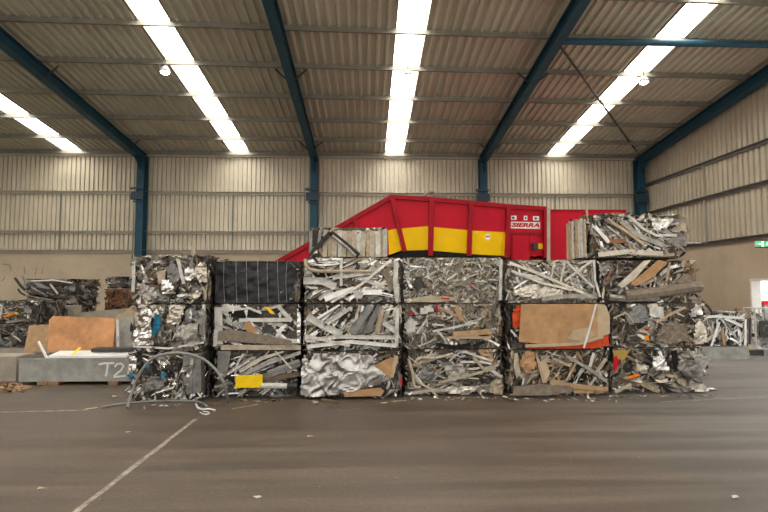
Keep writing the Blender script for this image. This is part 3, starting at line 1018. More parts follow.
# smaller bale on top of the third column
bale('small bale of beige vertical slats with a dark chevron of bent bars, alone on top', (310, 387), 8.75, Z3, 0.52, 0.85, 34, 'wood', strips=10,
     st=dict(len=(.2, .45), w=(.05, .09), ang=(88, .12), kinds=('flat',), pal='shred'), chips=60, sheets=2, prot=.04, top=.02, own=10,
     heroes=[('bar', 'beige_slat', ('pale_slat', 'cream_paint', 'pale_slat', 'white_paint')[i % 4], [(326 + i * 4.7, 230.5 + (i % 3) * .6), (325 + i * 4.7 + (i % 2), 257)], .082, .02, .03 + .012 * (i % 3)) for i in range(13)] +
            [('bar', 'dark_bent_bar', 'dark_bar', [(307, 256), (319, 246), (331, 233)], .07, .03, .10), ('bar', 'dark_bent_bar', 'dark_bar', [(331, 233), (345, 244), (359, 256)], .085, .03, .10),
             ('bar', 'dark_bent_bar', 'alu_dull', [(333, 236), (347, 247), (356, 256)], .03, .03, .115),
             ('bar', 'dark_slat', 'dark_bar', [(316, 231), (315, 247)], .08, .03, .06), ('bar', 'dark_slat', 'alu_grey', [(321, 230), (319, 246)], .05, .03, .07), ('bar', 'dark_slat', 'alu_grey', [(311, 231), (311, 257)], .06, .03, .05),
             ('bar', 'dark_slat', 'alu_dull', [(385, 230), (385, 257)], .07, .03, .08)])
# --- fourth column
bale('pale shredded aluminium bale, topmost of the fourth stack, below the yellow hopper panels', (403, 502), YD, Z2, H, 1.45, 41, 'shred', strips=30,
     st=dict(len=(.1, .35), w=(.02, .05)), chips=640, chip=(.018, .06), sheets=10, sheet=(.1, .2), prot=.05, top=.015, corem='core_light',
     heroes=[('poly', 'pale_plank', 'cream_paint', [(411, 299), (425, 296), (446, 296), (458, 299), (440, 302), (412, 302)], .07), ('bar', 'red_scrap', 'red_cloth', [(440, 298), (449, 298.5)], .02, .01, .1),
             ('bar', 'upright_profile', 'white_paint', [(500, 260), (499, 300)], .05, .02, .07), ('poly', 'grey_board', 'wood_grey', [(448, 287), (462, 281), (480, 277), (466, 285)], .07),
             ('sheet', 'dark_sheet', 'steel_dark', (411, 275, 423, 290), .06, .05), ('bar', 'red_scrap', 'red_cloth', [(469, 286), (472, 288)], .02, .01, .1)])
bale('shredded bale with tan timber slats, second from floor in the fourth stack', (402, 501), YD, Z1, H, 1.45, 42, 'mixed', strips=40,
     st=dict(len=(.12, .45), w=(.02, .055), pal='shred'), chips=480, chip=(.02, .07), sheets=8, sheet=(.1, .22), prot=.05, corem='core_light',
     heroes=[('bar', 'tan_slat', 'wood_tan', [(452, 334), (470, 332.5), (490, 331)], .085, .02, .09), ('bar', 'tan_slat', 'wood_tan', [(455, 307), (461, 320)], .075, .02, .09),
             ('bar', 'tan_slat', 'wood_tan', [(437, 306), (456, 316)], .035, .02, .09), ('bar', 'tan_slat', 'cardboard_pale', [(447, 337), (490, 337)], .04, .02, .08),
             ('bar', 'red_scrap', 'red_cloth', [(409, 311), (414, 314)], .03, .01, .09), ('bar', 'red_scrap', 'red_cloth', [(435, 305), (437, 312)], .03, .01, .09),
             ('sheet', 'white_sheet', 'white_paint', (403, 318, 416, 334), .07, .06), ('sheet', 'white_sheet', 'white_paint', (419, 305, 434, 314), .06, .06),
             ('bar', 'white_rod', 'white_paint', [(416, 333), (426, 319)], .03, .015, .1), ('bar', 'white_rod', 'white_paint', [(432, 331), (452, 327), (476, 322)], .03, .015, .1),
             ('bar', 'dark_bar', 'rubber_and_gap_black', [(436, 344), (455, 347), (470, 344)], .06, .02, .07), ('bar', 'dark_bar', 'rubber_and_gap_black', [(472, 346), (484, 341)], .05, .02, .07)])
bale('floor-level bale of tangled cream tubes and grey sheet in the fourth stack', (404, 502), YD, 0, H, 1.45, 43, 'mixed', strips=60,
     st=dict(len=(.2, .7), w=(.014, .04), ang=(15, .5), pal='shred'), chips=260, chip=(.03, .09), sheets=10, sheet=(.12, .28), prot=.06,
     heroes=[('tube', 'bent_tube', 'pale_slat', [(408, 358), (412, 372), (414, 385), (420, 386)], .025, .1), ('tube', 'bent_tube', 'pale_slat', [(414, 362), (420, 357), (435, 357), (452, 353)], .022, .1),
             ('tube', 'bent_tube', 'cream_paint', [(414, 372), (416, 380), (428, 387), (437, 396)], .02, .1), ('bar', 'white_rod', 'white_paint', [(415, 374), (422, 383)], .03, .02, .1),
             ('bar', 'long_profile', 'cream_paint', [(440, 381), (465, 375), (494, 367)], .04, .02, .11), ('bar', 'long_profile', 'white_paint', [(459, 361), (480, 361), (490, 363)], .035, .02, .1),
             ('bar', 'long_profile', 'white_paint', [(463, 351), (490, 360)], .035, .02, .1), ('bar', 'bent_strip', 'cream_paint', [(472, 356), (482, 368), (495, 364)], .05, .02, .12),
             ('bar', 'long_profile', 'alu_bright', [(488, 368), (500, 376)], .05, .02, .1), ('sheet', 'grey_sheet', 'alu_dull', (436, 361, 470, 382), .10, .05),
             ('sheet', 'grey_sheet', 'alu_grey', (415, 362, 438, 382), .10, .04), ('sheet', 'crushed_roll', 'alu_warm', (442, 384, 488, 394), .06, .05),
             ('sheet', 'rumpled_scrap', 'cream_paint', (482, 377, 503, 393), .12, .06), ('bar', 'long_profile', 'alu_warm', [(412, 392), (430, 389), (446, 389)], .05, .02, .09)])
# --- fifth column
bale('thin rod bale with strips crossing like a lattice, above the cardboard faced bale', (505, 597), YE, Z2, H - .03, 1.5, 51, 'mixed', strips=120, corem='core_light',
     st=dict(len=(.3, .85), w=(.012, .032), ang=(-25, .7), pal='shred'), chips=130, chip=(.03, .08), sheets=6, prot=.06, own=50,
     heroes=[('bar', 'long_strip', 'white_paint', [(558, 283), (563, 261)], .03, .015, .1), ('bar', 'long_strip', 'white_paint', [(563, 261), (590, 287)], .035, .015, .1), ('bar', 'long_strip', 'white_paint', [(562, 281), (589, 261)], .035, .015, .11),
             ('bar', 'long_strip', 'white_paint', [(591, 259), (592, 280), (597, 297)], .035, .015, .11), ('bar', 'long_strip', 'alu_warm', [(508, 263), (535, 273), (560, 284), (588, 296)], .045, .015, .09),
             ('bar', 'long_strip', 'alu_warm', [(510, 271), (540, 283), (570, 290)], .04, .015, .09), ('bar', 'wide_profile', 'white_paint', [(517, 274), (532, 277), (540, 280)], .05, .02, .1),
             ('bar', 'wide_profile', 'alu_dull', [(540, 299), (562, 296), (595, 296)], .07, .02, .09), ('sheet', 'grey_sheet', 'alu_warm', (508, 285, 560, 300), .06, .04), ('bar', 'long_strip', 'white_paint', [(552, 263), (549, 278), (557, 284)], .025, .015, .1)])
t5, _, _ = bale('bale faced with a large tan cardboard sheet and torn orange plastic', (508, 606), YE, Z1, H, 1.5, 52, 'mixed', strips=14,
     st=dict(len=(.15, .4), w=(.02, .05)), chips=140, sheets=6, prot=.07,
     heroes=[('sheet', 'orange_plastic', 'orange_plastic', (510, 303, 524, 327), .07, .04), ('poly', 'orange_plastic', 'orange_plastic', [(523, 343), (560, 345), (585, 341), (606, 334), (607, 345), (590, 348), (526, 348)], .07),
             ('poly', 'cardboard_sheet', 'cardboard', [(519, 304), (558, 302), (594, 302.5), (595, 337), (575, 343), (548, 344), (517, 341)], .10), ('poly', 'pale_cardboard', 'cardboard_pale', [(594, 303), (603, 305), (607, 316), (607, 333), (593, 338)], .09),
             ('bar', 'torn_edge', 'cardboard_pale', [(523, 345), (545, 344.5), (575, 343), (600, 336)], .05, .012, .12),
             ('poly', 'torn_patch', 'cardboard_pale', [(564, 338), (570, 330), (584, 327), (592, 334), (582, 341)], .114),
             ('bar', 'white_strap', 'strap_white', [(592.5, 302), (587, 325), (580.5, 347)], .03, .006, .13), ('bar', 'white_strip', 'white_paint', [(523, 303), (548, 302)], .03, .012, .1),
             ('bar', 'dark_bar', 'rubber_and_gap_black', [(511, 305), (512, 340)], .05, .02, .03)])
bale('floor-level bale of brown timber and card scraps with a long grey plank at its foot', (509, 607), YE, 0, H, 1.5, 53, 'wood', strips=70,
     st=dict(len=(.2, .5), w=(.018, .055), ang=(60, .6)), chips=220, sheets=8, prot=.07,
     heroes=[('poly', 'grey_plank', 'wood_grey', [(511, 385), (540, 383), (568, 384.5), (570, 390), (545, 394), (511, 394)], .11), ('sheet', 'brown_curved_board', 'cardboard', (517, 352, 534, 374), .12, .05),
             ('poly', 'tan_board', 'cardboard_pale', [(533, 351), (541, 365), (547, 372), (545, 382), (541, 382), (537, 368)], .08), ('poly', 'cream_slat', 'cream_paint', [(513, 353), (516, 352), (519, 372), (515, 378), (512, 366)], .08),
             ('poly', 'tan_board', 'cardboard_pale', [(537, 362), (543, 358), (548, 372), (543, 382)], .09),
             ('bar', 'brown_plank', 'wood_tan', [(548, 381), (575, 385), (605, 388)], .07, .02, .11), ('bar', 'grey_strip', 'alu_dull', [(563, 355), (585, 367), (603, 380)], .05, .02, .12), ('bar', 'pale_strip', 'cream_paint', [(551, 358), (568, 365)], .04, .02, .11),
             ('bar', 'pale_strip', 'cream_paint', [(564, 379), (573, 362)], .03, .015, .11), ('bar', 'pale_strip', 'white_paint', [(587, 366), (591, 352)], .04, .02, .1), ('bar', 'pale_strip', 'cream_paint', [(593, 372), (603, 358)], .05, .02, .1),
             ('poly', 'gap_shade_patch', 'rubber_and_gap_black', [(572, 372), (582, 370), (592, 377), (586, 383), (570, 381)], .03), ('sheet', 'tan_crumple', 'wood_tan', (572, 386, 605, 394), .07, .05)])  # black patch here paints the shade of a hole between the scraps
# --- right end column
bale('floor-level right end bale with red cloth and yellow panel at its left', (609, 702), YFc, 0, H, 1.5, 61, 'mixed', strips=34,
     st=dict(len=(.15, .5), w=(.03, .075), ang=(-20, .5)), chips=210, chip=(.03, .1), sheets=22, sheet=(.12, .3), prot=.08, sides=(0, .04),
     heroes=[('poly', 'yellow_panel', 'yellow_olive', [(607, 349.5), (627, 349.5), (621, 360), (611, 357)], .09), ('poly', 'red_cloth', 'red_cloth', [(607, 357), (613, 355), (616, 361), (612, 370), (609, 372)], .11),
             ('bar', 'orange_strip', 'orange_paint', [(623, 377), (635, 373.5)], .04, .015, .12), ('sheet', 'silver_shell', 'alu_bright', (645, 354, 664, 370), .14, .07), ('sheet', 'grey_sheet', 'alu_grey', (672, 358, 700, 376), .12, .06),
             ('sheet', 'grey_sheet', 'alu_dull', (690, 350, 705, 372), .1, .06), ('bar', 'dark_bar', 'rubber_and_gap_black', [(671, 350), (673, 366)], .09, .02, .08), ('sheet', 'brown_sheet', 'alu_warm', (630, 362, 645, 372), .09, .06),
             ('sheet', 'silver_shell', 'alu_warm', (684, 382, 703, 391), .08, .06), ('bar', 'long_strip', 'cream_paint', [(612, 391), (628, 383)], .05, .02, .1)])
bale('crushed grey mesh bale with an orange scrap dot, second from floor at the right end', (608, 702), YFc, Z1, H, 1.5, 62, 'mixed', strips=30,
     st=dict(len=(.15, .5), w=(.03, .07), ang=(15, .5)), chips=200, chip=(.03, .1), sheets=20, sheet=(.12, .3), prot=.08, sides=(0, .05),
     heroes=[('sheet', 'grey_mesh_sheet', 'grey_paint', (622, 303, 646, 326), .08, .07), ('sheet', 'brown_mesh_sheet', 'wood_grey', (652, 318, 684, 344), .12, .06), ('bar', 'bent_strip', 'cardboard_pale', [(652, 322), (665, 314), (680, 307)], .04, .015, .14),
             ('poly', 'orange_scrap', 'orange_paint', [(640, 335), (643.5, 334.5), (644.5, 339), (641, 340)], .14), ('sheet', 'white_scrap', 'white_paint', (644, 304, 660, 319), .08, .1), ('sheet', 'silver_sheet', 'alu_bright', (684, 304, 699, 318), .1, .07),
             ('bar', 'red_scrap', 'red_cloth', [(641, 329), (645, 329)], .03, .01, .12), ('sheet', 'silver_sheet', 'alu_warm', (690, 320, 703, 342), .1, .05), ('bar', 'bent_strip', 'cream_paint', [(610, 318), (622, 312), (630, 322)], .03, .012, .12)])
bale('right end bale with a thick grey rolled tube and tan plank across its face', (599, 695), YFc, Z2, H - .02, 1.5, 63, 'mixed', strips=44,
     st=dict(len=(.15, .5), w=(.02, .06), ang=(45, .5), pal='mixed'), chips=230, sheets=10, prot=.08, sides=(0, .06),
     heroes=[('tube', 'rolled_tube', 'wood_grey', [(622, 295.5), (655, 292), (688, 287), (697, 287)], .095, .09), ('tube', 'rolled_tube', 'alu_dull', [(606, 297), (625, 298.5), (655, 298)], .06, .08), ('poly', 'tan_plank', 'cardboard', [(626, 284), (654, 260), (663, 263), (646, 279), (632, 286)], .13),
             ('poly', 'grey_plank', 'alu_warm', [(614, 285), (640, 261), (647, 259), (629, 281), (618, 288)], .12), ('bar', 'long_strip', 'rust', [(603, 281), (611, 268)], .03, .02, .1), ('bar', 'long_strip', 'cream_paint', [(663, 281), (666, 263)], .035, .02, .1),
             ('tube', 'bent_ring', 'rust', [(681, 272), (684, 267), (689, 268), (691, 273), (686, 277), (681, 275)], .018, .08), ('bar', 'grey_pole', 'alu_grey', [(697, 297), (711, 312)], .05, .03, .05),
             ('poly', 'tan_plank', 'wood_grey', [(672, 283), (680, 274), (692, 276), (688, 284)], .1), ('bar', 'red_scrap', 'red_cloth', [(684, 258.5), (688, 258.5)], .03, .02, .08)])
bale('topmost silver scrap bale at right, thin stray rod poking from its side', (589, 685), 8.5, Z3, 0.725, 0.85, 64, 'silver', strips=100,
     st=dict(len=(.2, .8), w=(.015, .05), ang=(-28, .5), pal='shred'), chips=260, chip=(.03, .09), sheets=16, sheet=(.12, .3), prot=.08, top=.05, sides=(.02, .06), own=44,
     heroes=[('bar', 'tan_strip', 'cardboard_pale', [(608, 223), (624, 233), (640, 245)], .05, .02, .12), ('bar', 'red_brown_panel', 'rust', [(607, 242), (623, 241)], .07, .02, .1), ('sheet', 'silver_sheet', 'alu_bright', (646, 216, 671, 231), .14, .06),
             ('bar', 'bent_strip', 'white_paint', [(625, 217), (640, 230), (652, 236), (672, 236)], .045, .02, .12), ('bar', 'bent_strip', 'alu_dull', [(618, 222), (635, 236), (660, 246)], .08, .02, .1), ('bar', 'long_strip', 'alu_bright', [(592, 227), (606, 243)], .06, .02, .1),
             ('tube', 'stray_rod', 'white_paint', [(679, 243), (690, 243), (700, 243.5)], .008, .03, 1), ('bar', 'upright_scrap', 'cream_paint', [(589, 221), (587, 207)], .03, .012, -.03), ('sheet', 'silver_sheet', 'alu_grey', (660, 232, 682, 250), .12, .06),
             ('bar', 'wide_strip', 'alu_warm', [(596, 255), (625, 252), (660, 254)], .08, .02, .08)])
# slatted end of the top right bales: upright slats on the left sides
def slat_side(t, n, H_, D_, W_, seed):
    g = random.Random(seed)
    for i in range(n):
        y = -D_ / 2 + (i + .5) * D_ / n
        mb = MB()
        z1 = H_ * g.uniform(.9, 1.02)
        x = -W_ / 2 - g.uniform(.015, .045)
        mb.bar((x, y, .02), (x - g.uniform(-.02, .02), y + g.uniform(-.03, .03), z1), D_ / n * g.uniform(.55, .95), .02, (1, 0, 0), g.choice(('pale_slat', 'cream_paint', 'cream_paint', 'wood_tan', 'alu_warm', 'white_paint', 'brown_dirt')))
        mb.build('upright_slat', t)


tt = BALES[-1]
slat_side(tt, 9, .715, .85, at(685, 287, 8.5).x - at(589, 287, 8.5).x, 3)
tb, (W, D, Hh), xb = bale('lower bale of upright slats peeking out behind the topmost right bale', (581, 668), 9.42, Z3, 0.62, 0.52, 65, 'wood', strips=6,
                         st=dict(len=(.2, .4), w=(.03, .06)), chips=40, sheets=3, prot=.0, top=.03, own=6, sidechips=50)
slat_side(tb, 6, .64, .52, W, 4)

# ------------------------------------------------------------------ bales in the background
GB = 'scrap bales piled by the walls'
# concrete plinth under the far left stack
mb = MB()
a, b = at(-40, 300, 12.3).x, at(47, 300, 12.25).x
mb.box((a, 12.2, 0), (b, 13.82, .36), 'concrete_block')
tag(mb.build('concrete_plinth'), 'low concrete plinth carrying the near left pair of scrap bales', 'concrete block')
bale('dull grey crushed bale lying on the concrete plinth at far left', (-16, 37), 12.35, .365, .55, 1.4, 71, 'dark', strips=16, st=dict(len=(.2, .6), w=(.03, .07)), chips=110, sheets=14, prot=.06, own=14, group=GB, sides=(0, .04))
bale('far left bale on top of its pair with an orange strip and white bent frame', (-16, 35), 12.4, .92, .48, 1.4, 72, 'dark', strips=24, st=dict(len=(.2, .6), w=(.02, .06), pal='mixed'), chips=90, sheets=4, prot=.06, top=.05, own=20, group=GB,
     heroes=[('bar', 'orange_strip', 'orange_paint', [(7, 316.5), (18, 313.5)], .04, .02, .1), ('bar', 'yellow_scrap', 'yellow_paint', [(17, 313.5), (21, 313)], .04, .02, .1), ('bar', 'yellow_scrap', 'yellow_paint', [(0, 318), (2, 315)], .05, .02, .1),
             ('bar', 'white_bent_frame', 'white_paint', [(-3, 302), (5, 306), (3, 318)], .04, .03, .1)])
bale('pebbly grey bale at the bottom of the stack before the back wall on the left', (30, 78), 14.6, 0, .66, 1.2, 73, 'mixed', strips=10, st=dict(len=(.2, .5), w=(.03, .06)), chips=120, sheets=4, prot=.04, own=8, group=GB)
bale('grey middle bale of the stack before the back wall on the left', (30, 76), 14.6, .665, .55, 1.2, 74, 'mixed', strips=12, st=dict(len=(.2, .6), w=(.03, .06), ang=(0, .3)), chips=110, sheets=5, prot=.04, own=8, group=GB)
bale('dark twisted sheet bale before the back wall, loose strips sticking up at its left', (26, 78), 14.5, 1.22, .76, 1.2, 75, 'dark', strips=34, st=dict(len=(.5, 1.3), w=(.04, .10), ang=(-4, .2)), chips=70, sheets=6, prot=.06, top=.03, own=26, group=GB, sides=(.05, .02),
     heroes=[('tube', 'loose_strip', 'steel_dark', [(26, 290), (22, 286), (16, 278)], .035, .04, 1), ('tube', 'loose_strip', 'grey_paint', [(27, 288), (26, 283), (23.5, 276)], .025, .04, 1), ('tube', 'loose_strip', 'steel_dark', [(26, 295), (22, 293), (19, 289)], .025, .04, 1),
             ('bar', 'long_strip', 'alu_bright', [(33, 281), (55, 280), (74, 283)], .03, .02, .08), ('bar', 'long_strip', 'alu_warm', [(52, 284), (60, 294)], .05, .02, .08)])
bale('tall rusty brown bale against the back wall left of the front stack', (105, 138), 16.2, 0, 1.72, 1.2, 76, 'rusty', strips=26, st=dict(len=(.2, .7), w=(.05, .12)), chips=110, chip=(.05, .14), sheets=12, prot=.05, own=16, group=GB, corem='rust')
bale('flat dark bale resting on the rusty brown bale by the back wall', (106, 137), 16.2, 1.73, .38, 1.2, 77, 'dark', strips=16, st=dict(len=(.3, .8), w=(.04, .09), ang=(0, .2)), chips=60, sheets=4, prot=.05, own=12, group=GB)
bale('white and silver profile bale on a low grey block beside the right wall', (698, 745), 12.6, .30, .84, 1.2, 78, 'bluewhite', strips=44, st=dict(len=(.25, .75), w=(.03, .07), ang=(75, .55)), chips=90, sheets=5, prot=.05, top=.02, own=34, group=GB,
     heroes=[('tube', 'grey_pipe_handle', 'steel_dark', [(694, 293), (699, 298), (709, 308), (711, 312), (711.5, 317)], .034, .0, 1), ('bar', 'white_profile', 'white_sheet', [(699, 317), (715, 316), (742, 318)], .06, .03, .08), ('bar', 'white_profile', 'white_sheet', [(722, 318), (740, 326)], .07, .03, .08),
             ('bar', 'brown_slat', 'wood_tan', [(720, 328), (722, 345)], .06, .02, .08), ('bar', 'white_profile', 'white_sheet', [(709, 346), (717, 322)], .05, .02, .08), ('bar', 'white_profile', 'white_sheet', [(743, 319), (743, 345)], .05, .02, .08)])
mb = MB()
a, b = at(690, 300, 12.5).x, at(746, 300, 12.5).x
mb.prism([(a, 12.45, 0), (b + .02, 12.45, 0), (b - .04, 12.45, .295), (a, 12.45, .295)], (0, 1.5, 0), 'grey_steel')
tag(mb.build('grey_block'), 'low grey block under the white profile bale near the right wall', 'block')

# concrete blocks in front of the left back wall
mb = MB()
a, b = at(80, 300, 13.9), at(140, 300, 13.9)
mb.prism([(a.x, 13.9, 0), (b.x, 13.9, 0), (b.x, 13.9, 1.24), (a.x, 13.9, 1.10)], (0, .4, 0), 'concrete_block')
tag(mb.build('concrete_barrier'), 'long low concrete barrier behind the orange plywood sheet', 'barrier')
mb = MB()
p = at(72, 310, 14.2)
mb.box((p.x - .17, 14.0, 0), (p.x + .17, 14.35, 1.28), 'concrete_block')
tag(mb.build('concrete_post'), 'short square concrete post at the end of the low barrier', 'post')

# ------------------------------------------------------------------ T2 trough and boards on the left
t2 = empty('steel_trough', (-5.5, 9.75, 0), 'long grey steel trough with T2 painted in white on its side', 'trough')
def W2L(p, o):
    return Vector(p) - o.location


xa, xb_ = at(19, 370, 9.55).x, at(133.5, 370, 9.55).x
zt, zb = at(75, 358.2, 9.55).z, at(75, 381.5, 9.55).z
mb = MB()
o = t2.location
x0, x1, y0, y1 = xa - o.x, xb_ - o.x, 9.55 - o.y, 10.5 - o.y
th = .012
mb.box((x0, y0, zb), (x1, y0 + th, zt), 'grey_steel')
mb.box((x0, y1 - th, zb), (x1, y1, zt), 'grey_steel')
mb.box((x0, y0 + th, zb), (x0 + th, y1 - th, zt), 'grey_steel')
mb.box((x1 - th, y0 + th, zb), (x1, y1 - th, zt), 'grey_steel')
mb.box((x0 + th, y0 + th, zb), (x1 - th, y1 - th, zb + th), 'grey_steel')
mb.box((x0 - .01, y0 - .012, zt - .03), (x1 + .01, y0, zt), 'grey_steel')
mb.build('body', t2)


def strokes(name, parent, lines, w, y, m):
    """Hand-painted letter made of flat brush strokes on a vertical face."""
    mb = MB()
    for ln in lines:
        pts = [Vector((a, y, c)) for a, c in ln]
        mb.sweep(pts, [(-w / 2, -.002), (w / 2, -.002), (w / 2, .002), (-w / 2, .002)], (0, -1, 0), m)
    return mb.build(name, parent)


def tp_(px, py):
    q = at(px, py, 9.54)
    return (q.x - o.x, q.z)


yl = 9.546 - o.y
strokes('painted_letter', t2, [[tp_(98.5, 364.5), tp_(104, 363.3), tp_(114, 363.2)], [tp_(107.5, 363.5), tp_(107, 370), tp_(105.5, 376.5)]], .035, yl, 'chalk')
strokes('painted_numeral', t2, [[tp_(114.5, 367), tp_(117, 364), tp_(121, 363.5), tp_(123.5, 366), tp_(121, 370), tp_(114, 376), tp_(113.5, 377), tp_(119, 376.6), tp_(125.5, 375.8)]], .035, yl, 'chalk')
gT = 'timber bearers under the steel trough'
for px, lab in ((41, 'brown timber bearer under the left end of the grey trough'), (52, 'brown timber bearer under the trough, second from its left end'), (112, 'brown timber bearer under the painted letters of the trough')):
    mb = MB()
    q = at(px, 384, 9.5)
    mb.box((q.x - .09, 9.53, 0.003), (q.x + .09, 10.45, zb - .002), 'timber')
    tag(mb.build('timber_bearer'), lab, 'timber', gT)
# white sheet lying over the trough
mb = MB()
mb.prism([(at(52, 350, 9.7).x, 9.58, zt + .002), (at(130, 350, 9.7).x, 9.58, zt + .002), (at(130, 350, 9.7).x, 10.3, zt + .012), (at(57, 350, 10.2).x, 10.3, zt + .012)], (0, 0, .035), 'white_sheet')
tag(mb.build('white_sheet_metal'), 'white flat panel laid across the top of the grey trough', 'panel')
mb = MB()
mb.box((at(56, 350, 10.3).x, 10.32, zt + .004), (at(134, 350, 10.3).x, 10.42, zt + .05), 'wood_tan')
tag(mb.build('timber_batten'), 'thin tan timber batten along the back edge of the trough', 'timber')
mb = MB()
q = at(113, 347, 10.1)
mb.box((q.x - .36, 10.0, zt + .055), (q.x + .40, 10.28, zt + .12), 'steel_dark')
tag(mb.build('dark_steel_plate'), 'dark flat steel plate on top of the white panel over the trough', 'plate')
mb = MB()
mb.bar(at(73, 357, 9.56) + Vector((0, 0, .05)), at(80, 350, 9.85) + Vector((0, 0, .045)), .05, .006, (0, 0, 1), 'yellow_paint')
tag(mb.build('yellow_strap'), 'yellow strap across the white panel on the trough', 'strap')


def board(name, px, Yb, Yt, th, m, label, cat='board', parent=None):
    """A leaning board: pixel outline (bottom points at depth Yb, top points at Yt)."""
    mb = MB()
    poly = [at(x, y, Yb if k == 0 else Yt) for x, y, k in px]
    for q_, (x, y, k) in zip(poly, px):
        if k == 0:
            q_.z = .004
    nrm = (poly[1] - poly[0]).cross(poly[-1] - poly[0]).normalized()
    if nrm.y < 0:
        nrm = -nrm
    mb.prism(poly, nrm * th, m)
    return tag(mb.build(name), label, cat)


board('plywood_sheet', [(47, 363, 0), (111, 363, 0), (115, 319, 1), (112, 317.5, 1), (53, 316, 1), (49, 320, 1)], 10.62, 11.1, .018, 'plywood', 'large orange plywood sheet leaning behind the grey trough')
board('plywood_offcut', [(22, 343, 0), (52, 347, 0), (55, 324, 1), (29, 325.5, 1)], 11.5, 11.75, .018, 'wood_tan', 'smaller tan plywood offcut behind the left edge of the big plywood sheet')
board('grey_sheet_metal', [(120, 348, 0), (138, 348, 0), (138, 317, 1), (120, 317, 1)], 11.0, 11.15, .03, 'grey_steel', 'grey metal panel standing upright between plywood sheet and front bales')
board('white_post', [(117.5, 350, 0), (120, 350, 0), (118.5, 319, 1), (116, 319.5, 1)], 10.75, 10.85, .03, 'white_paint', 'white upright edge strip leaning beside the grey metal panel', 'strip')
mb = MB()
pp = [at(112, 319.5, 11.6), at(118, 314.5, 11.6), at(124, 312.5, 11.6), at(131, 306, 11.6), at(138, 307, 11.6), at(138, 317, 11.6)]
mb.prism([Vector((pp[0].x, 11.6, 0))] + pp + [Vector((pp[-1].x, 11.6, 0))], (0, .25, 0), 'cardboard_pale')
tag(mb.build('cardboard_stack'), 'ragged upright pile of tan cardboard behind the grey metal panel', 'cardboard')
mb = MB()
mb.bar(at(47.5, 359, 9.62), at(38.5, 342, 10.4), .04, .03, (0, 1, 0), 'white_sheet')
tag(mb.build('white_rod'), 'white rod leaning on the left part of the grey trough', 'rod')
mb = MB()
a = at(-20, 380, 10.6).x
mb.box((a, 9.95, 0), (at(19, 370, 10.0).x - .02, 10.5, .46), 'concrete_block')
tag(mb.build('concrete_kerb_block'), 'pale concrete block just left of the grey trough', 'concrete block')
mb = MB()
q = at(40, 356, 10.9)
mb.box((at(28, 356, 10.9).x, 11.02, 0), (at(52, 356, 10.9).x - .12, 11.35, at(40, 353, 10.9).z), 'wood_grey')
tag(mb.build('flat_timber_block'), 'flat brownish timber block between plinth and plywood sheet', 'timber')

# ------------------------------------------------------------------ right-hand background
mb = MB()
c0 = at(756, 345, 13.6)
cage = empty('wire_cage', (c0.x, 13.6, 0), 'pale wire mesh cage with a dark panel by the right wall', 'cage')
mbf = MB()
wC, dC, hC = 1.0, .4, 1.2
for x in (0, wC):
    for y in (0, dC):
        mbf.tube([(x, y, .01), (x, y, hC)], .022, 'white_paint', 6, (0, 1, 0))
for z in (.12, hC):
    for p, q in (((0, 0, z), (wC, 0, z)), ((wC, 0, z), (wC, dC, z)), ((wC, dC, z), (0, dC, z)), ((0, dC, z), (0, 0, z))):
        mbf.tube([p, q], .02, 'white_paint', 6, (0.1, .2, 1))
mbf.build('frame', cage)
mbm = MB()
for i in range(1, 7):
    for y in (0, dC):
        mbm.tube([(wC * i / 7, y, .12), (wC * i / 7, y, hC)], .006, 'wire_grey', 5, (0, 1, 0))
for j in range(1, 7):
    z = .12 + (hC - .12) * j / 7
    for y in (0, dC):
        mbm.tube([(0, y, z), (wC, y, z)], .006, 'wire_grey', 5, (0, 0.1, 1))
    for x in (0, wC):
        mbm.tube([(x, 0, z), (x, dC, z)], .006, 'wire_grey', 5, (0, 0.1, 1))
mbm.build('wire_mesh', cage)
mbp = MB()
mbp.box((.1, -.03, .42), (wC - .02, -.012, .86), 'steel_dark')
dp = mbp.build('dark_panel', cage)
for cx in (.30, .66):  # rings stand in for illegible lettering on the dark panel
    mbp = MB()
    for k in range(1):
        mbp.tube([(cx + (.10 - .045 * k) * math.cos(2 * PI * j / 14), -.036, .62 + (.12 - .05 * k) * math.sin(2 * PI * j / 14)) for j in range(15)], .012, 'alu_grey', 5, (0, 1, 0.1))
    mbp.build('lettering_ring', dp)
mb = MB()
g = random.Random(12)
for i in range(46):
    p = Vector((g.uniform(.1, .9), g.uniform(.1, .3), g.uniform(.15, 1.0)))
    d_ = Vector((g.uniform(-.3, .3), g.uniform(-.2, .2), g.uniform(-.35, .35)))
    mb.bar(p - d_, p + d_, g.uniform(.05, .14), .012, (0, 1, .2), g.choice(('white_sheet', 'white_paint', 'alu_bright', 'white_sheet', 'alu_grey')))
mb.clamp((.05, .05, .13), (.94, .35, 1.12))
tag(mb.build('scrap_load', cage), kind='stuff')

# bin in the yard, seen through the doorway
mb = MB()
bx = at(762.5, 302, 16.6).x
bn = empty('wheelie_bin', (bx + .3, 16.85, -.02), 'grey bin with a red lid standing outside the bright exit doorway', 'bin')
mb.prism([(-.24, -.26, .06), (.24, -.26, .06), (.30, -.30, 1.22), (-.30, -.30, 1.22)], (0, .55, 0), 'grey_paint')
mb.build('body', bn)
mb = MB()
mb.prism([(-.31, -.32, 1.222), (.31, -.32, 1.222), (.31, -.32, 1.30), (.2, -.32, 1.34), (-.2, -.32, 1.34), (-.31, -.32, 1.30)], (0, .6, 0), 'red_cloth')
mb.build('lid', bn)
for sx in (-.2, .2):
    mb = MB()
    mb.tube([(sx - .03, .22, .1), (sx + .03, .22, .1)], .1, 'rubber_and_gap_black', 14, (0, 0, 1))
    mb.build('wheel', bn)
mb = MB()
mb.box((-.25, -.26, 0), (.25, -.15, .06), 'rubber_and_gap_black')
mb.build('foot', bn)

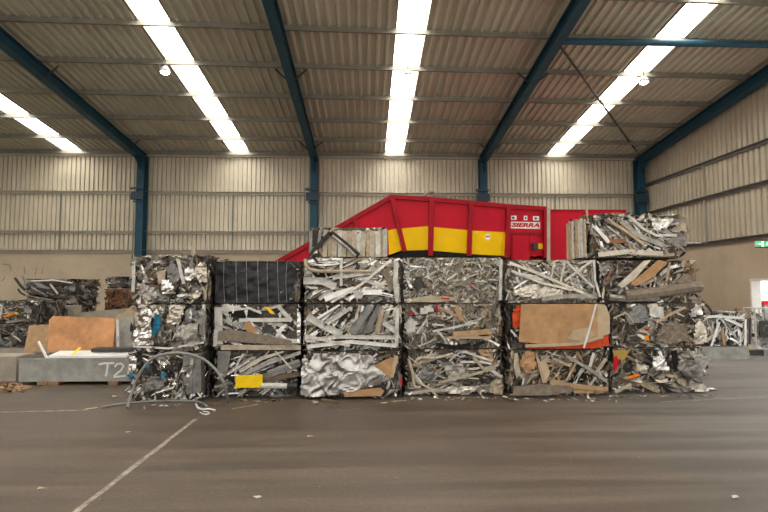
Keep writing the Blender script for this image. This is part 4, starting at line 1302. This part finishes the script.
for (a, b, Yy, w, m, nm, lab) in (((739.5, 318), (735.5, 308.5), 14.75, .06, 'rust', 'brown_post', 'short brown post poking up behind the white profile bale'),
                                  ((745.8, 345.5), (747.0, 318), 13.46, .07, 'rust', 'brown_plank', 'brown plank upright beside the wire cage'),
                                  ((749.2, 345.5), (749.9, 318), 13.46, .04, 'blue_dark', 'blue_bar', 'narrow dark blue bar upright between brown plank and wire cage')):
    mb = MB()
    p, q = at(*a, Yy), at(*b, Yy)
    p = Vector((p.x, p.y, 0.002))
    mb.bar(p, q, w, .03, (0, 1, 0), m)
    tag(mb.build(nm), lab, 'post' if 'post' in nm else 'plank' if 'plank' in nm else 'bar')
q = Vector((10.05, 13.2, 0))
mb = MB()
mb.box((q.x - .32, q.y - .1, 0.002), (q.x + .22, q.y + .15, .14), 'steel_dark')
tag(mb.build('dark_scrap_box'), 'dark flat scrap box on the floor before the wire cage', 'box')
mb = MB()
mb.box((q.x - .38, q.y - .05, .142), (q.x + .05, q.y + .18, .26), 'cream_paint')
tag(mb.build('cream_offcut'), 'cream coloured offcut resting on the dark scrap box', 'offcut')
mb = MB()
g = random.Random(4)
for i in range(60):
    s = g.uniform(.03, .1)
    mb.sheet((q.x + g.uniform(.4, 1.3), q.y + g.uniform(-.4, .0), g.uniform(.012, .1)), (g.uniform(-1, 1), g.uniform(-1, 1), g.uniform(-.3, .3)), (g.uniform(-.4, .4), g.uniform(-.4, .4), 1), s * 2, s, 2, 2, s * .3, g, g.choice(('wood_tan', 'cardboard_pale', 'brown_dirt', 'steel_dark', 'white_paint')), 2)
mb.clamp((-99, -99, .003), (99, 99, 2))
tag(mb.build('scrap_debris'), 'loose tan and dark scrap heaped on the floor at the right edge', 'debris', kind='stuff')

# exit sign
p = at(762, 244, 14.6)
ex = empty('exit_sign', p, 'green and white emergency exit sign hanging from the right wall girt', 'exit sign')
mb = MB()
mb.box((-.20, -.03, -.085), (.26, .03, .085), 'white_sheet')
mb.build('sign_body', ex)
mb = MB()
mb.box((-.19, -.036, -.075), (-.045, -.0305, .075), 'exit_green')
mb.box((.035, -.036, -.075), (.25, -.0305, .075), 'exit_green')
mb.build('green_panel', ex)
mb = MB()
mb.box((-.04, -.035, -.075), (.03, -.0305, .075), 'exit_white')
# running figure on the right green field, arrow on the left one
for ln, w in (([(.14, .03), (.13, -.01)], .03), ([(.13, -.01), (.165, -.03), (.15, -.06)], .014), ([(.13, -.01), (.105, -.035), (.075, -.04)], .014),
              ([(.14, .025), (.175, .01)], .012), ([(.14, .025), (.11, .02), (.095, 0)], .012), ([(.146, .046), (.152, .058)], .022),
              ([(-.17, 0), (-.075, 0)], .018), ([(-.10, .035), (-.07, 0), (-.10, -.035)], .016)):
    mb.sweep([Vector((a, -.039, c)) for a, c in ln], [(-w / 2, -.002), (w / 2, -.002), (w / 2, .002), (-w / 2, .002)], (0, -1, 0), 'exit_white')
mb.build('pictogram', ex)
mb = MB()
mb.box((-.2, -.035, -.105), (.26, .035, -.085), 'steel_dark')
mb.build('base_strip', ex)
mb = MB()
mb.tube([(.05, 0, .085), (.05, 0, 4.85 - p.z)], .008, 'wire_grey', 6, (0, 1, 0))
mb.tube([(.05, 0, 4.85 - p.z), (XR - .05 - p.x, 0, 4.85 - p.z)], .008, 'wire_grey', 6, (0, .1, 1))
mb.build('suspension_wire', ex)

# ------------------------------------------------------------------ red and yellow baler conveyor
YM = 14.0
mc = empty('baler_conveyor', (2.5, YM + 1, 0), 'big red and yellow baling machine hopper and conveyor behind the bales', 'baling machine')


def M(px, py, n=0.0):
    return at(px, py, YM) - mc.location + Vector((0, -n, 0))


def plate(name, pts, m, n0=0.0, th=.02, parent=mc):
    mb = MB()
    mb.prism([M(x, y, n0) for x, y in pts], (0, -th, 0), m)
    return mb.build(name, parent)


DM = 2.0
top = [(391.5, 197), (431, 199.5), (470, 203), (507.5, 206.5), (546, 209)]
bot = [(404, 251), (430, 251), (468, 254), (506, 256.5), (546, 259)]
mb = MB()       # hopper body: front wall, back wall and floor of a trough, deep 2 m
poly = [M(x, y) for x, y in top] + [M(x, y) for x, y in bot[::-1]]
mb.prism(poly, (0, .02, 0), 'red_machine')
mb.prism([p + Vector((0, DM, 0)) for p in poly], (0, .02, 0), 'red_machine')
for i in range(4):
    a, b = M(*bot[i]), M(*bot[i + 1])
    mb.prism([a, b, b + Vector((0, 0, .05)), a + Vector((0, 0, .05))], (0, DM, 0), 'red_trim')
a, b = M(*top[-1]), M(*bot[-1])
mb.prism([a, b, b + Vector((-.03, 0, 0)), a + Vector((-.03, 0, 0))], (0, DM, 0), 'red_machine')
mb.build('hopper_body', mc)
# inclined feed conveyor running down to the left behind the stacks
sl = (258 - 197) / (285 - 391.5)
def inc(x):
    return 197 + (x - 391.5) * sl
mb = MB()
xe = 178
poly = [M(391.5, 197), M(404, 251), M(xe + 40, inc(xe + 40) + 32), M(xe, inc(xe) + 16), M(xe, inc(xe))]
mb.prism(poly, (0, .02, 0), 'red_machine')
mb.prism([p + Vector((0, DM, 0)) for p in poly], (0, .02, 0), 'red_machine')
a, b = M(404, 251), M(xe + 40, inc(xe + 40) + 32)
mb.prism([a, b, b + Vector((0, 0, .06)), a + Vector((0, 0, .06))], (0, DM, 0), 'rubber_and_gap_black')
mb.build('inclined_conveyor', mc)
# top flanges
mb = MB()
path = [M(xe, inc(xe), .02), M(391.5, 197, .02)] + [M(x, y, .02) for x, y in top[1:]]
mb.sweep(path, [(-.06, -.05), (.06, -.05), (.06, .05), (-.06, .05)], (0, -1, 0), 'red_trim')
mb.build('top_flange', mc)
# yellow panels
Yp = [[(388, 230.5), (399, 228), (404, 249.5), (389, 255)], [(401.5, 228.5), (430, 226), (429, 250), (406, 250.5)], [(432.5, 227), (469, 230.3), (467.5, 253.5), (431, 250.5)], [(471.5, 230.6), (506.5, 232.3), (505, 256), (470, 254)]]
for q in Yp:
    plate('yellow_panel', q, 'yellow_machine', .002, .012)
# stiffening ribs
for a, b, w in (((391.5, 197), (404.5, 252), .12), ((431.5, 199.5), (430, 256), .14), ((470.5, 203), (468.5, 256), .12), ((508, 206.5), (506.5, 258), .12), ((544, 209), (544, 258), .08), ((354, 218.5), (362, 240), .11), ((318, 239), (324, 262), .11)):
    mb = MB()
    mb.bar(M(*a, .05), M(*b, .05), w, .14, (0, -1, 0), 'red_trim')
    mb.build('stiffening_rib', mc)
mb = MB()       # dark belt underside
pts = [(392, 257), (405, 252.5), (430, 252), (455, 254), (480, 256.5), (506, 258.5)]
mb.prism([M(x, y - .8, .03) for x, y in pts] + [M(x, y + 9, .03) for x, y in pts[::-1]], (0, -.03, 0), 'rubber_and_gap_black')
mb.build('belt_guard', mc)
# control end
plate('access_door', [(511, 234), (530, 234), (530, 260), (511, 260)], 'red_trim', .002, .02)
plate('door_panel', [(513, 235.5), (528.5, 235.5), (528.5, 260), (513, 260)], 'red_machine', .022, .012)
plate('cross_rail', [(509, 231.8), (545, 232.5), (545, 234.8), (509, 234.2)], 'red_trim', .002, .04)
plate('switch_box', [(531.5, 243.5), (536.5, 243.5), (536.5, 250), (531.5, 250)], 'steel_dark', .002, .12)
plate('yellow_label', [(538, 243.5), (544, 243.5), (544, 249), (538, 249)], 'yellow_paint', .002, .01)
mb = MB()
mb.bar(M(547.3, 208.5, .05), M(547.3, 262, .05), .09, .12, (0, -1, 0), 'galv')
mb.build('grey_post', mc)
# name plate
mb = MB()
bp_ = [(510.5, 221.6), (540, 222.3), (540, 229), (510.5, 228.3)]
mb.prism([M(x, y, .004) for x, y in bp_], (0, -.006, 0), 'white_sheet')
npl = mb.build('name_plate', mc)
cu = bpy.data.curves.new('lettering', 'FONT')
cu.body = 'SIERRA'
cu.size = 0.20
cu.shear = 0.25
cu.extrude = 0.004
cu.offset = 0.008
cu.align_x = 'CENTER'
cu.align_y = 'CENTER'
tmp = bpy.data.objects.new('tmp', cu)
COL.objects.link(tmp)
dg = bpy.context.evaluated_depsgraph_get()
me = bpy.data.meshes.new_from_object(tmp.evaluated_get(dg))
bpy.data.objects.remove(tmp)
me.materials.clear()
me.materials.append(MATS['red_cloth'])
lt = bpy.data.objects.new('lettering', me)
COL.objects.link(lt)
lt.parent = npl
ctr = (M(510.5, 228.3) + M(540, 222.3)) / 2
xs = [v.co.x for v in me.vertices]
sx = abs((M(540, 222.3) - M(510.5, 221.6)).x) * .94 / (max(xs) - min(xs))
lt.location = ctr + Vector((0, -.013, 0))
lt.rotation_euler = (PI / 2, math.radians(1), 0)
lt.scale = (sx, 0.78, 1)
for i, (x, kinds) in enumerate(((513.5, 'blue_dark'), (525.5, 'steel_dark'), (536, 'blue_dark'))):
    q = plate('sticker', [(x - 3, 215.6 + i * .3), (x + 3, 215.7 + i * .3), (x + 3, 219.9 + i * .3), (x - 3, 219.8 + i * .3)] if i != 1 else [(x - 1.8, 215.8), (x + 1.8, 215.8), (x + 1.8, 220.2), (x - 1.8, 220.2)], 'white_sheet', .002, .006)
    plate('sticker_print', [(x - (1.5 if i != 1 else .8), 216.9 + i * .3), (x + .8, 216.9 + i * .3), (x + .8, 218.8 + i * .3), (x - (1.5 if i != 1 else .8), 218.8 + i * .3)], kinds, .0085, .003, q)
q = plate('sticker', [(485.5, 234), (490, 234.2), (490, 240), (485.5, 239.8)], 'white_sheet', .015, .004)
plate('sticker_print', [(486, 236), (489.5, 236), (489.5, 237.2), (486, 237.2)], 'red_cloth', .0195, .002, q)
# hose loop over the top
mb = MB()
hp = [M(417, 196, -.6), M(424, 193.5, -.6), M(431, 189, -.6), (M(435.5, 188, -.6)), M(437, 191, -.6), M(436.5, 199, -.6)]
mb.sweep(smooth_path(hp), [(.028 * math.cos(2 * PI * j / 8), .028 * math.sin(2 * PI * j / 8)) for j in range(8)], (0, -1, .01), 'wood_grey')
mb.build('hydraulic_hose', mc)
# legs to the floor
for x in (410, 468, 540):
    for dy in (.1, DM - .1):
        b = M(x, 256)
        mb = MB()
        mb.box((b.x - .1, dy - 1 - .1, 0.002), (b.x + .1, dy - 1 + .1, b.z), 'red_trim')
        mb.build('support_leg', mc)
# right wing: the press body behind, a big red box
pbx = empty('baler_press', (6.0, YM + 1.4, 0), 'plain red steel side of the baler behind the topmost right bale', 'baling machine')
mb = MB()
a, b = at(549.5, 209.5, YM + .35), at(626, 209, YM + .35)
mb.box((a.x - 6.0, -1.05, 0.004), (b.x - 6.0, 1.0, a.z), 'red_machine')
mb.build('press_body', pbx)
mb = MB()
mb.box((a.x - 6.0, -1.075, a.z - .05), (b.x - 6.0, -1.05, a.z), 'red_trim')
mb.build('top_rail', pbx)

# ------------------------------------------------------------------ odds and ends on the floor
def pipe_thing(name, pts, r, m, label, cat):
    mb = MB()
    mb.sweep(smooth_path([Vector(p) for p in pts], 8), [(r * math.cos(2 * PI * j / 10), r * math.sin(2 * PI * j / 10)) for j in range(10)], (0, -1, .05), m)
    return tag(mb.build(name, smooth=True), label, cat)


yp = 7.8
arc = [ground(127.5, 409)] + [at(x, y, yp) for x, y in ((132, 392), (140, 373), (152, 359), (168, 353.5), (186, 353.5), (203, 359), (216, 370), (224, 384))] + [ground(228.5, 403)]
arc[0].z = arc[-1].z = .02
pipe_thing('bent_conduit', arc, .022, 'conduit', 'bent grey conduit arching in front of the left end bale stack', 'pipe')
fl = [ground(102, 408.5), ground(125, 404.8), ground(155, 402.2), ground(185, 402.0), ground(200, 403.5), ground(207, 407.5)]
for p in fl:
    p.z = .018
fl[0].z = .016
pipe_thing('floor_conduit', fl, .016, 'conduit', 'grey conduit lying on the floor before the left end stack', 'pipe')
fl = [ground(196, 405), ground(198, 409), ground(203, 410.5), ground(209, 410), ground(215, 411.5)]
for p in fl:
    p.z = .016
pipe_thing('plastic_offcut', fl, .014, 'strap_white', 'white curled plastic offcut on the floor by the conduit end', 'offcut')
fl = [ground(200, 413), ground(204, 415), ground(209, 414.5), ground(208, 412.6), ground(203, 412.4)]
for p in fl:
    p.z = .010
pipe_thing('curled_strap', fl, .008, 'strap_white', 'small loop of pale strapping on the floor below the white offcut', 'strap')
mb = MB()
mb.bar(ground(322, 401) + Vector((0, 0, .02)), ground(338, 403.5) + Vector((0, 0, .02)), .05, .03, (0, 0, 1), 'brown_dirt')
tag(mb.build('timber_offcut'), 'dark timber offcut on the floor before the foil bale', 'timber')
fl = [ground(330, 406.5), ground(345, 411), ground(362, 408.5), ground(378, 404)]
for p in fl:
    p.z = .006
pipe_thing('baling_wire', fl, .004, 'wire_grey', 'thin loose baling wire on the floor before the foil bale', 'wire')
fl = [ground(703, 391), ground(715, 393.5), ground(722, 395)]
mb = MB()
g = random.Random(9)
q = ground(712, 391)
mb.sheet((q.x, q.y, .03), (1, .2, 0), (0, 1, .2), .2, .1, 4, 3, .04, g, 'foil', 3)
mb.clamp((-99, -99, .003), (99, 99, 1))
tag(mb.build('foil_scrap'), 'crumpled foil scrap on the floor beside the right end bale', 'foil')
AVOID = [arc[0], arc[-1], ground(330, 402), ground(202, 407), ground(207, 409), ground(384, 403), ground(198, 405), ground(300, 402)]
# loose scrap swept along the foot of the bales
mb = MB()
g = random.Random(8)
for i in range(330):
    px = g.uniform(128, 712)
    yy = {0: 7.96, 1: 8.2, 2: 8.1, 3: 8.3, 4: 8.16, 5: 8.32}[0 if px < 215 else 1 if px < 300 else 2 if px < 403 else 3 if px < 505 else 4 if px < 608 else 5]
    x = at(px, 400, yy).x
    s = g.uniform(.012, .04)
    y = yy - abs(g.gauss(0, .10)) - .03
    if any((x - a.x) ** 2 + (y - a.y) ** 2 < .035 for a in AVOID) or 322 < px < 382:
        continue
    mb.sheet((x, y, s * .3), (g.uniform(-1, 1), g.uniform(-1, 1), g.uniform(-.2, .2)), (g.uniform(-1, 1), g.uniform(-1, 1), .5), s * 2, s, 2, 2, s * .25, g, pick(g, PAL['mixed'] + [('foil', 3), ('white_paint', 2), ('wood_tan', 2)]), 2)
for i in range(70):   # bark-brown litter at the far left
    p = ground(g.uniform(-4, 26), g.uniform(384, 393))
    s = g.uniform(.03, .08)
    mb.sheet((p.x, p.y, s * .35), (g.uniform(-1, 1), g.uniform(-1, 1), .1), (g.uniform(-1, 1), g.uniform(-1, 1), .5), s * 2, s * .8, 2, 2, s * .25, g, g.choice(('wood_tan', 'cardboard', 'brown_dirt', 'rust')), 2)
mb.clamp((-99, -99, .003), (99, 99, 1))
tag(mb.build('scrap_litter'), 'fine loose scrap and brown litter scattered along the foot of the bales', 'litter', kind='stuff')
GF = 'pale paper scraps on the open floor'
for (px, py, s, m, lab) in ((258, 498, .03, 'white_paint', 'tiny white paper scrap on the open floor in front'), (116, 397, .05, 'white_paint', 'white paper scrap on the floor left of the conduit arch'), (90, 409.5, .07, 'cream_paint', 'pale flattened scrap at the left end of the floor conduit'),
                            (310, 437, .03, 'cream_paint', 'small pale scrap on the bare floor before the foil bale'), (735, 498, .035, 'white_paint', 'small white scrap on the floor at lower right corner'), (384, 403, .05, 'cream_paint', 'pale scrap on the floor at the corner of the foil bale'),
                            (128, 433, .025, 'white_paint', 'tiny pale scrap on the floor above the painted line'), (42, 489, .03, 'cream_paint', 'tiny cream scrap on the floor left of the painted line')):
    mb = MB()
    p = ground(px, py)
    g = random.Random(int(px))
    mb.sheet((p.x, p.y, .012), (1, .3, 0), (-.3, 1, .1), s * 2, s, 3, 3, s * .25, g, m, 3)
    mb.clamp((-99, -99, .002), (99, 99, 1))
    tag(mb.build('paper_scrap'), lab, 'scrap', GF)

# ------------------------------------------------------------------ light
w = bpy.data.worlds.new('world')
SC.world = w
w.use_nodes = True
nt = w.node_tree
bg = nt.nodes['Background']
bg.inputs['Color'].default_value = (0.99, 0.975, 0.95, 1)
bg.inputs['Strength'].default_value = 1.15
sl_ = bpy.data.lights.new('sun', 'SUN')
sl_.energy = 4.0
sl_.angle = math.radians(2)
sl_.color = (1.0, 0.93, 0.82)
so = bpy.data.objects.new('sun', sl_)
COL.objects.link(so)
so.rotation_euler = (math.radians(33), 0, math.radians(-14))

SC.view_settings.view_transform = 'Standard'
SC.view_settings.look = 'None'
SC.view_settings.gamma = 1.0
SC.view_settings.use_curve_mapping = False
SC.view_settings.exposure = 0.5
SC.cycles.use_denoising = True
SC.cycles.max_bounces = 8
SC.cycles.diffuse_bounces = 5
SC.cycles.glossy_bounces = 4
